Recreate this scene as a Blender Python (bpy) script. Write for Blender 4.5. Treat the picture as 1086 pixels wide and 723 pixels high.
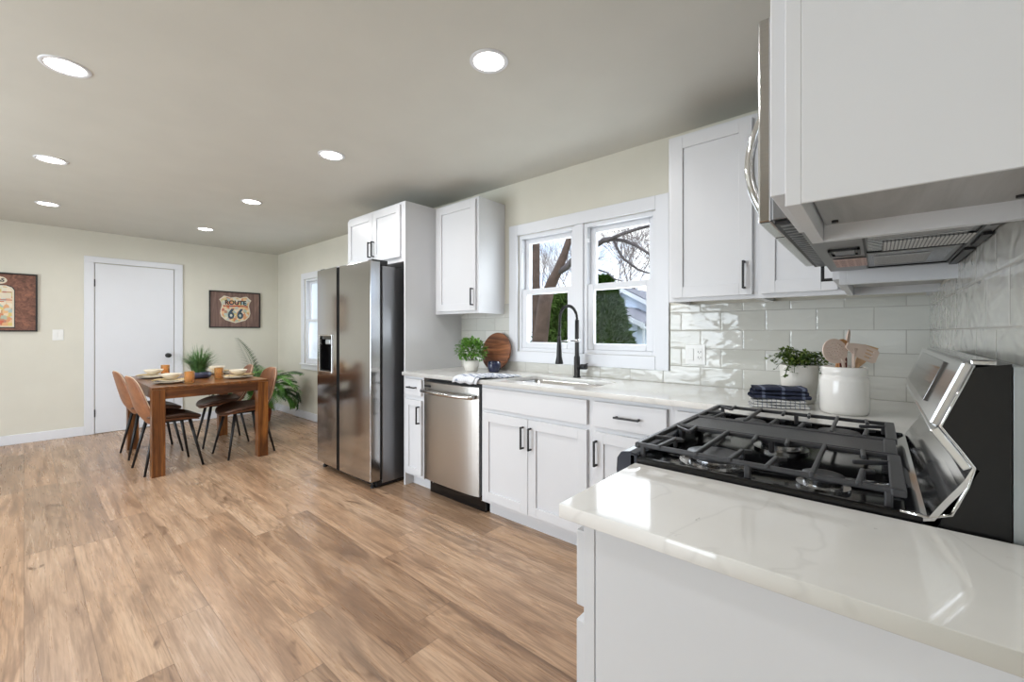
import bpy, bmesh, math, random
from mathutils import Vector, Matrix, Euler
random.seed(7)
for o in list(bpy.data.objects): bpy.data.objects.remove(o, do_unlink=True)
S = bpy.context.scene
COL = S.collection
PI = math.pi

# ------------------------------------------------------------------ camera, world, lights, exposure
CAMH = 1.231; YAW = .7125
cam_d = bpy.data.cameras.new('camera'); cam = bpy.data.objects.new('camera', cam_d); COL.objects.link(cam)
cam_d.sensor_width = 36; cam_d.lens = 36*447.2/1086
cam_d.shift_y = -9.75/1086; cam_d.shift_x = -.4/1086; cam_d.clip_start = .02; cam_d.clip_end = 400
cam.location = (0, 0, CAMH); cam.rotation_euler = (PI/2, 0, YAW)
S.camera = cam
S.view_settings.view_transform = 'Standard'; S.view_settings.look = 'None'
S.view_settings.gamma = 1; S.view_settings.use_curve_mapping = False
S.view_settings.exposure = 0.50
LAMP = 6.0        # watts per downlight
DISC = 9.0        # glow of a downlight's diffuser
DAY = 1.5         # sky brightness

world = bpy.data.worlds.new('sky'); S.world = world; world.use_nodes = True
wt = world.node_tree; wt.nodes.clear()
wo = wt.nodes.new('ShaderNodeOutputWorld'); wb = wt.nodes.new('ShaderNodeBackground')
tc = wt.nodes.new('ShaderNodeTexCoord'); nz = wt.nodes.new('ShaderNodeTexNoise'); cr = wt.nodes.new('ShaderNodeValToRGB')
mp = wt.nodes.new('ShaderNodeMapping'); mp.inputs['Scale'].default_value = (3, 3, 9)
nz.inputs['Scale'].default_value = 2.2; nz.inputs['Detail'].default_value = 6
cr.color_ramp.elements[0].position = .38; cr.color_ramp.elements[0].color = (.62, .76, 1.0, 1)
cr.color_ramp.elements[1].position = .62; cr.color_ramp.elements[1].color = (.96, .98, 1.0, 1)
wt.links.new(tc.outputs['Generated'], mp.inputs['Vector']); wt.links.new(mp.outputs[0], nz.inputs['Vector'])
wt.links.new(nz.outputs['Fac'], cr.inputs['Fac']); wt.links.new(cr.outputs[0], wb.inputs['Color'])
wb.inputs['Strength'].default_value = DAY; wt.links.new(wb.outputs[0], wo.inputs['Surface'])

def area_light(name, loc, rot, sx, sy, power, color=(1, 1, 1)):
    l = bpy.data.lights.new(name, 'AREA'); l.shape = 'RECTANGLE'; l.size = sx; l.size_y = sy
    l.energy = power; l.color = color
    o = bpy.data.objects.new(name, l); COL.objects.link(o); o.location = loc; o.rotation_euler = rot
    return o
# daylight at the windows; the opening behind the camera is unseen, added for soft fill
area_light('daylight_fill_added', (-3.6, -2.72, 1.15), (PI/2+.18, 0, 0), 3.2, 1.9, 110, (.86, .93, 1))
area_light('daylight_kitchen_window', (-1.63, 2.95, 1.55), (-PI/2, 0, 0), 1.1, .9, 14, (.9, .95, 1))
area_light('daylight_dining_window', (-5.6, 2.95, 1.38), (-PI/2, 0, 0), 1.1, 1.2, 16, (.9, .95, 1))
sun = bpy.data.lights.new('sun', 'SUN'); sun.energy = .8; sun.angle = .3; sun.color = (1, .96, .9)
so = bpy.data.objects.new('sun', sun); COL.objects.link(so); so.rotation_euler = (math.radians(48), 0, math.radians(150))

# ------------------------------------------------------------------ key dimensions (metres)
D = 2.614; XR = .185; XF = -7.138; YF = -2.6; H = 2.44
FACE = .61            # base cabinet depth to face frame
UP = .305             # wall cabinet depth
CT = .914             # counter top height

# ------------------------------------------------------------------ materials
def lin(c):
    return tuple((x/255/12.92 if x/255 <= .04045 else ((x/255+.055)/1.055)**2.4) for x in c) + (1,)

class NT:
    def __init__(s, name):
        s.m = bpy.data.materials.new(name); s.m.use_nodes = True; s.t = s.m.node_tree; s.t.nodes.clear()
        s.out = s.n('ShaderNodeOutputMaterial'); s.b = s.n('ShaderNodeBsdfPrincipled')
        s.t.links.new(s.b.outputs[0], s.out.inputs[0])
    def n(s, k): return s.t.nodes.new(k)
    def put(s, inp, v):
        if isinstance(v, bpy.types.NodeSocket): s.t.links.new(v, inp)
        else: inp.default_value = v
    def m2(s, op, a, b=0.0, c=0.0):
        n = s.n('ShaderNodeMath'); n.operation = op
        s.put(n.inputs[0], a); s.put(n.inputs[1], b)
        if len(n.inputs) > 2: s.put(n.inputs[2], c)
        return n.outputs[0]
    def coord(s, kind='Object'): return s.n('ShaderNodeTexCoord').outputs[kind]
    def sep(s, v):
        n = s.n('ShaderNodeSeparateXYZ'); s.put(n.inputs[0], v); return n.outputs
    def comb(s, x=0., y=0., z=0.):
        n = s.n('ShaderNodeCombineXYZ'); s.put(n.inputs[0], x); s.put(n.inputs[1], y); s.put(n.inputs[2], z); return n.outputs[0]
    def noise(s, v, scale=5, detail=3, rough=.5, dist=0., col=False):
        n = s.n('ShaderNodeTexNoise'); s.put(n.inputs['Vector'], v); s.put(n.inputs['Scale'], scale)
        n.inputs['Detail'].default_value = detail; n.inputs['Roughness'].default_value = rough; n.inputs['Distortion'].default_value = dist
        return n.outputs['Color' if col else 'Fac']
    def white(s, v):
        n = s.n('ShaderNodeTexWhiteNoise'); n.noise_dimensions = '3D'; s.put(n.inputs['Vector'], v); return n.outputs['Value']
    def mapv(s, v, scale=(1, 1, 1), loc=(0, 0, 0)):
        n = s.n('ShaderNodeMapping'); s.put(n.inputs[0], v); n.inputs['Scale'].default_value = scale; n.inputs['Location'].default_value = loc
        return n.outputs[0]
    def ramp(s, f, stops):
        n = s.n('ShaderNodeValToRGB'); s.put(n.inputs[0], f); e = n.color_ramp.elements
        while len(e) < len(stops): e.new(.5)
        for i, (p, c) in enumerate(stops):
            e[i].position = p; e[i].color = c if len(c) == 4 else lin(c)
        return n.outputs[0]
    def mix(s, f, a, b, mode='MIX'):
        n = s.n('ShaderNodeMix'); n.data_type = 'RGBA'; n.blend_type = mode
        s.put(n.inputs[0], f); s.put(n.inputs[6], a if not isinstance(a, tuple) or len(a) == 4 else lin(a)); s.put(n.inputs[7], b if not isinstance(b, tuple) or len(b) == 4 else lin(b))
        return n.outputs[2]
    def maprange(s, v, a, b, c=0., d=1.):
        n = s.n('ShaderNodeMapRange'); s.put(n.inputs[0], v)
        for i, x in enumerate((a, b, c, d)): s.put(n.inputs[i+1], x)
        return n.outputs[0]
    def bump(s, h, strength=.2, dist=.01):
        n = s.n('ShaderNodeBump'); s.put(n.inputs['Height'], h); n.inputs['Strength'].default_value = strength; n.inputs['Distance'].default_value = dist
        s.t.links.new(n.outputs[0], s.b.inputs['Normal'])
    def set(s, color=None, rough=None, metal=None, **k):
        if color is not None: s.put(s.b.inputs['Base Color'], lin(color) if isinstance(color, tuple) and len(color) == 3 else color)
        if rough is not None: s.put(s.b.inputs['Roughness'], rough)
        if metal is not None: s.put(s.b.inputs['Metallic'], metal)
        for kk, v in k.items(): s.put(s.b.inputs[kk.replace('_', ' ')], v)
        return s.m

M = {}
def simple(name, color, rough=.5, metal=0., bump=0., bscale=200, var=0., vscale=4, **k):
    n = NT(name); c = n.coord()
    col = lin(color)
    if var:
        f = n.noise(c, vscale, 4)
        d = tuple(max(0, x*(1-var)) for x in col[:3]) + (1,); l = tuple(min(1, x*(1+var)) for x in col[:3]) + (1,)
        col = n.ramp(f, [(.3, d), (.7, l)])
    if bump: n.bump(n.noise(c, bscale, 2), bump, .002)
    n.set(None, rough, metal, **k); n.put(n.b.inputs['Base Color'], col)
    M[name] = n.m; return n.m

simple('wall_paint', (212, 209, 197), .75, bump=.05, bscale=150, var=.02)
simple('ceiling_paint', (202, 201, 193), .85, bump=.05, bscale=120, var=.02)
simple('white_trim', (220, 222, 227), .35, var=.01)
simple('cabinet_white', (214, 215, 218), .33, var=.012)
simple('cabinet_raw', (186, 185, 184), .6, var=.06, vscale=9)
simple('matt_black', (22, 22, 24), .42, var=.1)
simple('iron', (58, 58, 61), .38, bump=.3, bscale=400, var=.15, vscale=30)
simple('nose_slate', (52, 56, 64), .2, .5, var=.1)
simple('black_enamel', (14, 14, 16), .12, var=.1)
simple('black_panel', (13, 13, 14), .28, bump=.08, bscale=900, var=.2, vscale=12)
simple('plastic_white', (232, 232, 230), .3, var=.01)
simple('ceramic_white', (236, 234, 230), .12, var=.015)
simple('ceramic_matte', (222, 219, 212), .55, bump=.1, bscale=90, var=.04)
simple('navy_glaze', (26, 32, 58), .18, var=.2)
simple('slate_bowl', (70, 74, 98), .35, var=.15)
simple('chrome', (225, 226, 228), .09, 1., var=.02)
simple('galvanised', (184, 190, 192), .35, .6, var=.08)
simple('soil', (50, 38, 28), .9, var=.3, vscale=60)
simple('terracotta', (170, 92, 58), .7, var=.15, vscale=12)
simple('stoneware', (222, 210, 188), .4, var=.05, vscale=20)
simple('napkin_straw', (210, 188, 142), .85, bump=.4, bscale=300, var=.12, vscale=60)
simple('wood_beige', (206, 168, 130), .55, var=.12, vscale=25)
simple('wood_tan', (190, 136, 84), .5, var=.15, vscale=25)
simple('nylon_pink', (212, 190, 176), .45, var=.05)
simple('dark_red', (96, 32, 24), .4, var=.2)
simple('bark', (92, 74, 64), .9, bump=.8, bscale=30, var=.3, vscale=6)
simple('bark_grey', (96, 88, 88), .9, bump=.8, bscale=30, var=.3, vscale=6)
simple('twig', (128, 116, 114), .9, var=.2)
simple('house_siding', (206, 216, 232), .7, var=.03)
simple('house_roof', (120, 120, 128), .85, bump=.4, bscale=14, var=.2, vscale=5)
simple('lawn', (106, 112, 66), .95, bump=.5, bscale=25, var=.35, vscale=2)
simple('piping_cream', (196, 174, 150), .6, var=.05)
simple('dark_interior', (12, 12, 12), .8, var=.1)
simple('caulk', (216, 216, 212), .6, var=.02)

# stainless steel (brushed), two tones
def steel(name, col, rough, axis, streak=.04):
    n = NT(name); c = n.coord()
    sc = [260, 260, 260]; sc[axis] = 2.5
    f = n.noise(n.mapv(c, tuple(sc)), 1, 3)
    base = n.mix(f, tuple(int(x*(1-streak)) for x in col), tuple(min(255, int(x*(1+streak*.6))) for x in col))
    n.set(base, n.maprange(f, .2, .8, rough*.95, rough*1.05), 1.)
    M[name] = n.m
simple('steel', (186, 184, 180), .3, 1., var=.015, vscale=3)
steel('steel_dark', (190, 190, 190), .14, 2)
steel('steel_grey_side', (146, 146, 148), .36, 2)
steel('steel_smooth', (205, 205, 206), .15, 1)

def leaf_mat(name, a, b, rough=.45):
    n = NT(name); c = n.coord(); f = n.noise(c, 22, 3)
    n.set(n.ramp(f, [(.25, a), (.75, b)]), rough); n.b.inputs['Specular IOR Level'].default_value = .5 if rough < .7 else .05; M[name] = n.m
leaf_mat('leaf_box', (44, 92, 28), (120, 168, 66))
leaf_mat('leaf_grass', (44, 84, 46), (112, 150, 86))
leaf_mat('leaf_palm', (52, 110, 44), (132, 184, 84))
leaf_mat('leaf_palm_dark', (34, 62, 40), (74, 104, 62))
leaf_mat('leaf_trail', (52, 76, 26), (118, 138, 58))
leaf_mat('leaf_evergreen', (18, 38, 12), (66, 96, 30), .8)
leaf_mat('leaf_evergreen_pale', (48, 70, 32), (104, 128, 62), .8)

# floor planks (run along X)
def mat_floor():
    n = NT('floor_planks'); x, y, z = n.sep(n.coord())[:3]
    W, L = .182, 1.5
    row = n.m2('FLOOR', n.m2('DIVIDE', y, W)); fy = n.m2('FRACT', n.m2('DIVIDE', y, W))
    off = n.white(n.comb(row, 3.1, 0.)); xs = n.m2('ADD', n.m2('DIVIDE', x, L), n.m2('MULTIPLY', off, 7.3))
    cell = n.m2('FLOOR', xs); fx = n.m2('FRACT', xs)
    r1 = n.white(n.comb(row, cell, 1.)); r2 = n.white(n.comb(row, cell, 5.))
    gv = n.comb(n.m2('ADD', x, n.m2('MULTIPLY', r1, 37.)), n.m2('ADD', y, n.m2('MULTIPLY', r2, 19.)), n.m2('MULTIPLY', r1, 9.))
    # broad mottling, cathedral figure, fine pore
    broad = n.noise(n.mapv(gv, (.9, 6.5, 1)), 1.7, 5, .6, .8)
    warp = n.noise(n.mapv(gv, (.55, 5.5, 1)), 1.5, 2, .5, .3)
    rings = n.m2('SINE', n.m2('MULTIPLY', warp, 95.))
    rings = n.maprange(rings, -.2, 1., 0., 1.)
    fine = n.noise(n.mapv(gv, (5, 150, 1)), 1, 3, .6)
    fine2 = n.noise(n.mapv(gv, (2.5, 45, 1)), 1, 3, .6, .2)
    knot = n.noise(n.mapv(gv, (2.2, 5.5, 1)), 1.7, 2, .5, 1.2)
    knotm = n.maprange(knot, .66, .76, 0., 1.)
    crack = n.noise(n.mapv(gv, (1.6, 24, 1)), 1.5, 3, .6, 1.0); crackm = n.maprange(crack, .66, .74, 0., 1.)
    base = n.ramp(broad, [(.30, (100, 76, 58)), (.42, (150, 118, 92)), (.54, (186, 152, 122)), (.70, (204, 174, 146))])
    tone = n.ramp(r2, [(0., (142, 112, 88)), (.3, (186, 150, 120)), (.6, (202, 172, 144)), (1., (166, 142, 122))])
    c = n.mix(.36, base, tone)
    tone2 = n.m2('GREATER_THAN', r1, .74)
    c = n.mix(n.m2('MULTIPLY', tone2, .42), c, (128, 104, 84))
    c = n.mix(n.m2('MULTIPLY', n.m2('MULTIPLY', rings, n.maprange(r1, .2, .8, .12, .75)), n.maprange(broad, .3, .7, .9, .35)), c, (112, 88, 68))
    c = n.mix(n.m2('MULTIPLY', n.maprange(fine, .5, .75, 0., 1.), .5), c, (112, 86, 66))
    c = n.mix(n.m2('MULTIPLY', n.maprange(fine2, .5, .72, 0., 1.), .5), c, (120, 94, 74))
    c = n.mix(n.m2('MULTIPLY', crackm, .6), c, (86, 62, 46)); c = n.mix(n.m2('MULTIPLY', knotm, .75), c, (88, 62, 44))
    gy = n.m2('MINIMUM', fy, n.m2('SUBTRACT', 1., fy)); gx = n.m2('MINIMUM', fx, n.m2('SUBTRACT', 1., fx))
    seam = n.m2('MAXIMUM', n.m2('LESS_THAN', gy, .009), n.m2('LESS_THAN', gx, .0016))
    c = n.mix(n.m2('MULTIPLY', seam, .4), c, (90, 68, 52))
    n.set(c, n.maprange(fine2, .3, .7, .24, .36))
    n.b.inputs['Specular IOR Level'].default_value = .5
    n.bump(n.m2('SUBTRACT', n.m2('MULTIPLY', fine2, .25), seam), .18, .002)
    M['floor'] = n.m
mat_floor()

def mat_tile(name, axis, u0):
    n = NT(name); s = n.sep(n.coord()); u = s[axis]; z = s[2]
    W, Ht = .2215, .1085
    zz = n.m2('DIVIDE', n.m2('SUBTRACT', z, CT), Ht); row = n.m2('FLOOR', zz); fz = n.m2('FRACT', zz)
    par = n.m2('FRACT', n.m2('MULTIPLY', row, .5))   # 0 or .5
    uu = n.m2('ADD', n.m2('DIVIDE', n.m2('SUBTRACT', u, u0), W), par)
    cell = n.m2('FLOOR', uu); fu = n.m2('FRACT', uu)
    gz = n.m2('MINIMUM', fz, n.m2('SUBTRACT', 1., fz)); gu = n.m2('MINIMUM', fu, n.m2('SUBTRACT', 1., fu))
    dz = n.m2('MULTIPLY', gz, Ht); du = n.m2('MULTIPLY', gu, W); d = n.m2('MINIMUM', dz, du)
    grout = n.m2('LESS_THAN', d, .0018)
    r = n.white(n.comb(row, cell, 2.)); r2 = n.white(n.comb(row, cell, 8.))
    v = n.comb(n.m2('ADD', u, n.m2('MULTIPLY', r, 11.)), n.m2('MULTIPLY', r2, 9.), z)
    wave = n.noise(n.mapv(v, (1, 1, 2.4)), 9, 1, .4, .6)
    edge = n.maprange(d, .0018, .007, 0., 1.)
    tone = n.ramp(r, [(0., (200, 200, 193)), (1., (216, 216, 211))])
    c = n.mix(grout, tone, (176, 174, 168))
    n.set(c, n.m2('ADD', .06, n.m2('MULTIPLY', grout, .75)))
    n.bump(n.m2('ADD', n.m2('MULTIPLY', wave, 1.0), n.m2('MULTIPLY', edge, .12)), .85, .006)
    M[name] = n.m
mat_tile('tile_back', 0, -.12)
mat_tile('tile_right', 1, 1.46)

def mat_quartz():
    n = NT('quartz'); c = n.coord()
    w = n.noise(c, 1.3, 4, .6, 1.5)
    v = n.m2('ABSOLUTE', n.m2('SUBTRACT', w, .5)); vein = n.maprange(v, 0., .012, 1., 0.)
    w2 = n.noise(c, 7, 3, .6, 2.5); v2 = n.maprange(n.m2('ABSOLUTE', n.m2('SUBTRACT', w2, .5)), 0., .01, 1., 0.)
    sp = n.maprange(n.noise(c, 15, 2), .66, .70, 0., 1.)
    col = n.ramp(n.noise(c, 2.2, 4), [(.3, (216, 214, 209)), (.7, (230, 229, 226))])
    col = n.mix(n.m2('MULTIPLY', vein, .13), col, (150, 148, 144))
    col = n.mix(n.m2('MULTIPLY', n.m2('MULTIPLY', v2, sp), .8), col, (120, 116, 110))
    n.set(col, .07); M['quartz'] = n.m
mat_quartz()

def mat_wood(name, dark, mid, light, axis, rough=.35, scale=1., block=False):
    n = NT(name); c = n.coord()
    sc = [16., 16., 16.]; sc[axis] = 1.6
    v = n.mapv(c, tuple(x*scale for x in sc))
    f = n.noise(v, 1, 5, .6, 1.4)
    sc2 = [120., 120., 120.]; sc2[axis] = 5
    g = n.noise(n.mapv(c, tuple(x*scale for x in sc2)), 1, 2)
    col = n.ramp(f, [(.3, dark), (.5, mid), (.7, light)])
    col = n.mix(n.m2('MULTIPLY', n.maprange(g, .5, .75, 0., 1.), .5), col, dark)
    if block:
        s = n.sep(c); b = n.m2('FLOOR', n.m2('MULTIPLY', s[1 if axis == 0 else 0], 14.)); r = n.white(n.comb(b, 1., 2.))
        col = n.mix(.3, col, n.ramp(r, [(0., dark), (1., light)]))
    n.set(col, rough); n.bump(g, .1, .001); M[name] = n.m
mat_wood('table_wood_x', (46, 24, 12), (106, 62, 28), (164, 106, 52), 0, .28, 1., True)
mat_wood('table_wood_z', (50, 26, 12), (112, 66, 30), (168, 108, 52), 2, .32)
mat_wood('table_wood_y', (46, 24, 12), (100, 58, 28), (150, 94, 46), 1, .3)
mat_wood('board_wood', (70, 38, 22), (126, 76, 46), (176, 116, 74), 0, .5, 1.2)
mat_wood('picture_wood', (84, 56, 46), (122, 84, 70), (156, 106, 84), 0, .7, 1.)
mat_wood('picture_wood_z', (92, 70, 64), (120, 96, 88), (150, 120, 108), 2, .7, 1.)
mat_wood('outdoor_ply', (158, 158, 157), (174, 174, 173), (184, 184, 184), 0, .6, .8)

def mat_leather(name, dark, light):
    n = NT(name); c = n.coord(); f = n.noise(c, 9, 5, .65); g = n.noise(c, 260, 2)
    n.set(n.ramp(f, [(.28, dark), (.72, light)]), .42); n.bump(g, .25, .001); M[name] = n.m
mat_leather('leather_tan', (104, 64, 42), (158, 106, 72))
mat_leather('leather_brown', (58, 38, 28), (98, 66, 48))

def mat_glass(name, tint=(1, 1, 1, 1), refl=.08, rough=0.):
    n = NT(name); t = n.t
    tr = n.n('ShaderNodeBsdfTransparent'); tr.inputs[0].default_value = tint
    gl = n.n('ShaderNodeBsdfGlossy'); gl.inputs['Roughness'].default_value = rough
    lw = n.n('ShaderNodeFresnel'); lw.inputs[0].default_value = 1.45
    mx = n.n('ShaderNodeMixShader'); t.links.new(n.m2('MULTIPLY', lw.outputs[0], .08), mx.inputs[0]); t.links.new(tr.outputs[0], mx.inputs[1]); t.links.new(gl.outputs[0], mx.inputs[2])
    t.links.new(mx.outputs[0], n.out.inputs[0]); M[name] = n.m
mat_glass('window_glass', (.97, .98, .98, 1))
def mat_frost():
    n = NT('frosted_glass'); n.set((226, 232, 240), .35, 0., Transmission_Weight=.85); M['frosted_glass'] = n.m
mat_frost()
n_ = NT('amber_glass'); n_.set((240, 186, 120), .15, 0., Transmission_Weight=.7, IOR=1.15); M['amber_glass'] = n_.m
def mat_emit(name, col, st):
    n = NT(name); n.set((240, 240, 240), .5); n.b.inputs['Emission Color'].default_value = lin(col); n.b.inputs['Emission Strength'].default_value = st; M[name] = n.m
mat_emit('lamp_glow', (255, 250, 240), DISC)

def mat_stripes(name, base, stripe, axis, freq, width=.5, extra=None, rough=.9):
    n = NT(name); c = n.coord(); s = n.sep(c)
    f = n.m2('LESS_THAN', n.m2('FRACT', n.m2('MULTIPLY', s[axis], freq)), width)
    col = n.mix(f, base, stripe)
    if extra:
        f2 = n.m2('LESS_THAN', n.m2('FRACT', n.m2('MULTIPLY', s[extra[0]], extra[1])), extra[2]); col = n.mix(n.m2('MULTIPLY', f2, .7), col, extra[3])
    n.set(col, rough); n.bump(n.noise(c, 500, 2), .4, .001); M[name] = n.m
mat_stripes('towel_navy', (38, 44, 66), (104, 112, 134), 0, 14, .16)
mat_stripes('towel_ticking', (220, 219, 216), (150, 154, 166), 0, 60, .2)
mat_stripes('towel_blue', (216, 218, 222), (132, 142, 164), 1, 26, .4, (0, 60, .3, (196, 200, 210)))
mat_stripes('sticker_white', (214, 213, 210), (120, 120, 120), 1, 160, .35, (0, 42, .12, (214, 213, 210)), .6)
mat_stripes('sticker_bars', (206, 206, 206), (92, 92, 92), 0, 95, .45, None, .5)
mat_stripes('sticker_pink', (214, 184, 174), (150, 110, 104), 0, 210, .4, (1, 60, .3, (214, 184, 174)), .6)
def mat_collage():
    n = NT('shield_collage'); c = n.coord(); v = n.n('ShaderNodeTexVoronoi'); n.put(v.inputs['Vector'], c); v.inputs['Scale'].default_value = 26
    v.distance = 'CHEBYCHEV'
    s = n.sep(v.outputs['Color'])
    col = n.ramp(s[0], [(0., (196, 90, 70)), (.25, (222, 178, 130)), (.5, (224, 214, 192)), (.7, (150, 178, 180)), (.85, (214, 196, 120)), (1., (180, 120, 110))])
    n.set(col, .6); M['shield_collage'] = n.m
mat_collage()
simple('ink_dark', (46, 44, 48), .6, var=.2, vscale=30)
simple('ink_blue', (66, 82, 96), .6, var=.3, vscale=30)
simple('paint_cream', (216, 206, 186), .6, var=.05)
simple('paint_red', (176, 70, 54), .6, var=.15, vscale=20)
simple('screen_glass', (96, 94, 92), .08, .6, var=.1)

# ------------------------------------------------------------------ builders
class MB:
    def __init__(s): s.bm = bmesh.new()
    def box(s, x0, x1, y0, y1, z0, z1, mat=None):
        x0, x1 = sorted((x0, x1)); y0, y1 = sorted((y0, y1)); z0, z1 = sorted((z0, z1))
        r = bmesh.ops.create_cube(s.bm, size=1)['verts']
        for v in r:
            v.co = Vector(((v.co.x+.5)*(x1-x0)+x0, (v.co.y+.5)*(y1-y0)+y0, (v.co.z+.5)*(z1-z0)+z0))
            if mat: v.co = mat @ v.co
        return s
    def tube(s, pts, rad, seg=10, cap=True):
        pts = [Vector(p) for p in pts]
        if not isinstance(rad, (list, tuple)): rad = [rad]*len(pts)
        rings = []; up = None
        for i, p in enumerate(pts):
            t = (pts[min(i+1, len(pts)-1)]-pts[max(i-1, 0)]).normalized()
            if up is None:
                up = Vector((0, 0, 1)) if abs(t.z) < .9 else Vector((1, 0, 0))
                up = (up - t*up.dot(t)).normalized()
            else:
                up = (up - t*up.dot(t)).normalized()
            w = t.cross(up)
            rings.append([s.bm.verts.new(p + (up*math.cos(2*PI*k/seg)+w*math.sin(2*PI*k/seg))*rad[i]) for k in range(seg)])
        for a, b in zip(rings, rings[1:]):
            for k in range(seg): s.bm.faces.new((a[k], a[(k+1) % seg], b[(k+1) % seg], b[k]))
        if cap: s.bm.faces.new(rings[0][::-1]); s.bm.faces.new(rings[-1])
        return s
    def lathe(s, prof, seg=32, c=(0, 0, 0), sx=1., sy=1., cap0=True, cap1=False):
        rings = []
        for r, z in prof:
            if r < 1e-5: rings.append([s.bm.verts.new((c[0], c[1], c[2]+z))])
            else: rings.append([s.bm.verts.new((c[0]+r*sx*math.cos(2*PI*k/seg), c[1]+r*sy*math.sin(2*PI*k/seg), c[2]+z)) for k in range(seg)])
        for a, b in zip(rings, rings[1:]):
            for k in range(seg):
                k2 = (k+1) % seg
                if len(a) == 1 and len(b) == 1: continue
                if len(a) == 1: s.bm.faces.new((a[0], b[k2], b[k]))
                elif len(b) == 1: s.bm.faces.new((a[k], a[k2], b[0]))
                else: s.bm.faces.new((a[k], a[k2], b[k2], b[k]))
        if cap0 and len(rings[0]) > 1: s.bm.faces.new(rings[0][::-1])
        if cap1 and len(rings[-1]) > 1: s.bm.faces.new(rings[-1])
        return s
    def prism(s, poly, a, b, axis='y'):
        # poly: 2D points; extruded between a and b along axis ('y': poly is x,z ; 'x': poly is y,z ; 'z': x,y)
        def P(p, t):
            return {'y': (p[0], t, p[1]), 'x': (t, p[0], p[1]), 'z': (p[0], p[1], t)}[axis]
        A = [s.bm.verts.new(P(p, a)) for p in poly]; B = [s.bm.verts.new(P(p, b)) for p in poly]
        n = len(poly)
        s.bm.faces.new(A); s.bm.faces.new(B[::-1])
        for i in range(n): s.bm.faces.new((A[i], B[i], B[(i+1) % n], A[(i+1) % n]))
        return s
    def sphere(s, c, r, sub=2, sc=(1, 1, 1)):
        v = bmesh.ops.create_icosphere(s.bm, subdivisions=sub, radius=1)['verts']
        for q in v: q.co = Vector((q.co.x*r*sc[0]+c[0], q.co.y*r*sc[1]+c[1], q.co.z*r*sc[2]+c[2]))
        return s
    def grid(s, fn, nu, nv):
        V = [[s.bm.verts.new(fn(i/nu, j/nv)) for j in range(nv+1)] for i in range(nu+1)]
        for i in range(nu):
            for j in range(nv): s.bm.faces.new((V[i][j], V[i+1][j], V[i+1][j+1], V[i][j+1]))
        return s
    def leaf(s, p, d, up, L, W, bend=.2):
        p = Vector(p); d = Vector(d).normalized(); up = Vector(up); w = d.cross(up)
        if w.length < 1e-4: w = Vector((1, 0, 0))
        w.normalize(); n = w.cross(d).normalized()
        a = s.bm.verts.new(p); m = p+d*L*.5+n*L*bend*.5
        b = s.bm.verts.new(m+w*W*.5); c = s.bm.verts.new(m-w*W*.5); e = s.bm.verts.new(p+d*L); 
        mm = s.bm.verts.new(m - n*W*.12)
        s.bm.faces.new((a, b, mm)); s.bm.faces.new((a, mm, c)); s.bm.faces.new((b, e, mm)); s.bm.faces.new((mm, e, c))
        return s
    def strap(s, pts, widths, side):
        side = Vector(side); prev = None
        for p, w in zip(pts, widths):
            p = Vector(p); a = s.bm.verts.new(p-side*w/2); b = s.bm.verts.new(p+side*w/2)
            if prev: s.bm.faces.new((prev[0], prev[1], b, a))
            prev = (a, b)
        return s
    def xf(s, m):
        bmesh.ops.transform(s.bm, matrix=m, verts=s.bm.verts); return s
    def build(s, name, mat, parent=None, bevel=0., smooth=False, seg=2, solid=0., sub=0, normals=True):
        if normals: bmesh.ops.recalc_face_normals(s.bm, faces=s.bm.faces)
        me = bpy.data.meshes.new(name); s.bm.to_mesh(me); s.bm.free()
        me.materials.append(M[mat] if isinstance(mat, str) else mat)
        o = bpy.data.objects.new(name, me); COL.objects.link(o)
        if parent: o.parent = parent
        if smooth: me.polygons.foreach_set('use_smooth', [True]*len(me.polygons))
        if solid:
            md = o.modifiers.new('thickness', 'SOLIDIFY'); md.thickness = solid; md.offset = 0
        if bevel:
            md = o.modifiers.new('bevel', 'BEVEL'); md.width = bevel; md.segments = seg; md.limit_method = 'ANGLE'; md.angle_limit = math.radians(40)
        if sub:
            md = o.modifiers.new('subdivision', 'SUBSURF'); md.levels = sub; md.render_levels = sub
        return o

def tag(o, label=None, cat=None, group=None, kind=None):
    if label: o['label'] = label
    if cat: o['category'] = cat
    if group: o['group'] = group
    if kind: o['kind'] = kind
    return o
def thing(name, label, cat, loc=(0, 0, 0), rz=0., group=None, kind=None):
    o = bpy.data.objects.new(name, None); COL.objects.link(o); o.location = loc; o.rotation_euler = (0, 0, rz); o.empty_display_size = .1
    return tag(o, label, cat, group, kind)
def struct(o): o['kind'] = 'structure'; return o
def copy_tree(o, parent=None):
    c = o.copy(); COL.objects.link(c)
    if parent: c.parent = parent
    for ch in [k for k in bpy.data.objects if k.parent == o]: copy_tree(ch, c)
    return c
CHILD = None

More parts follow.
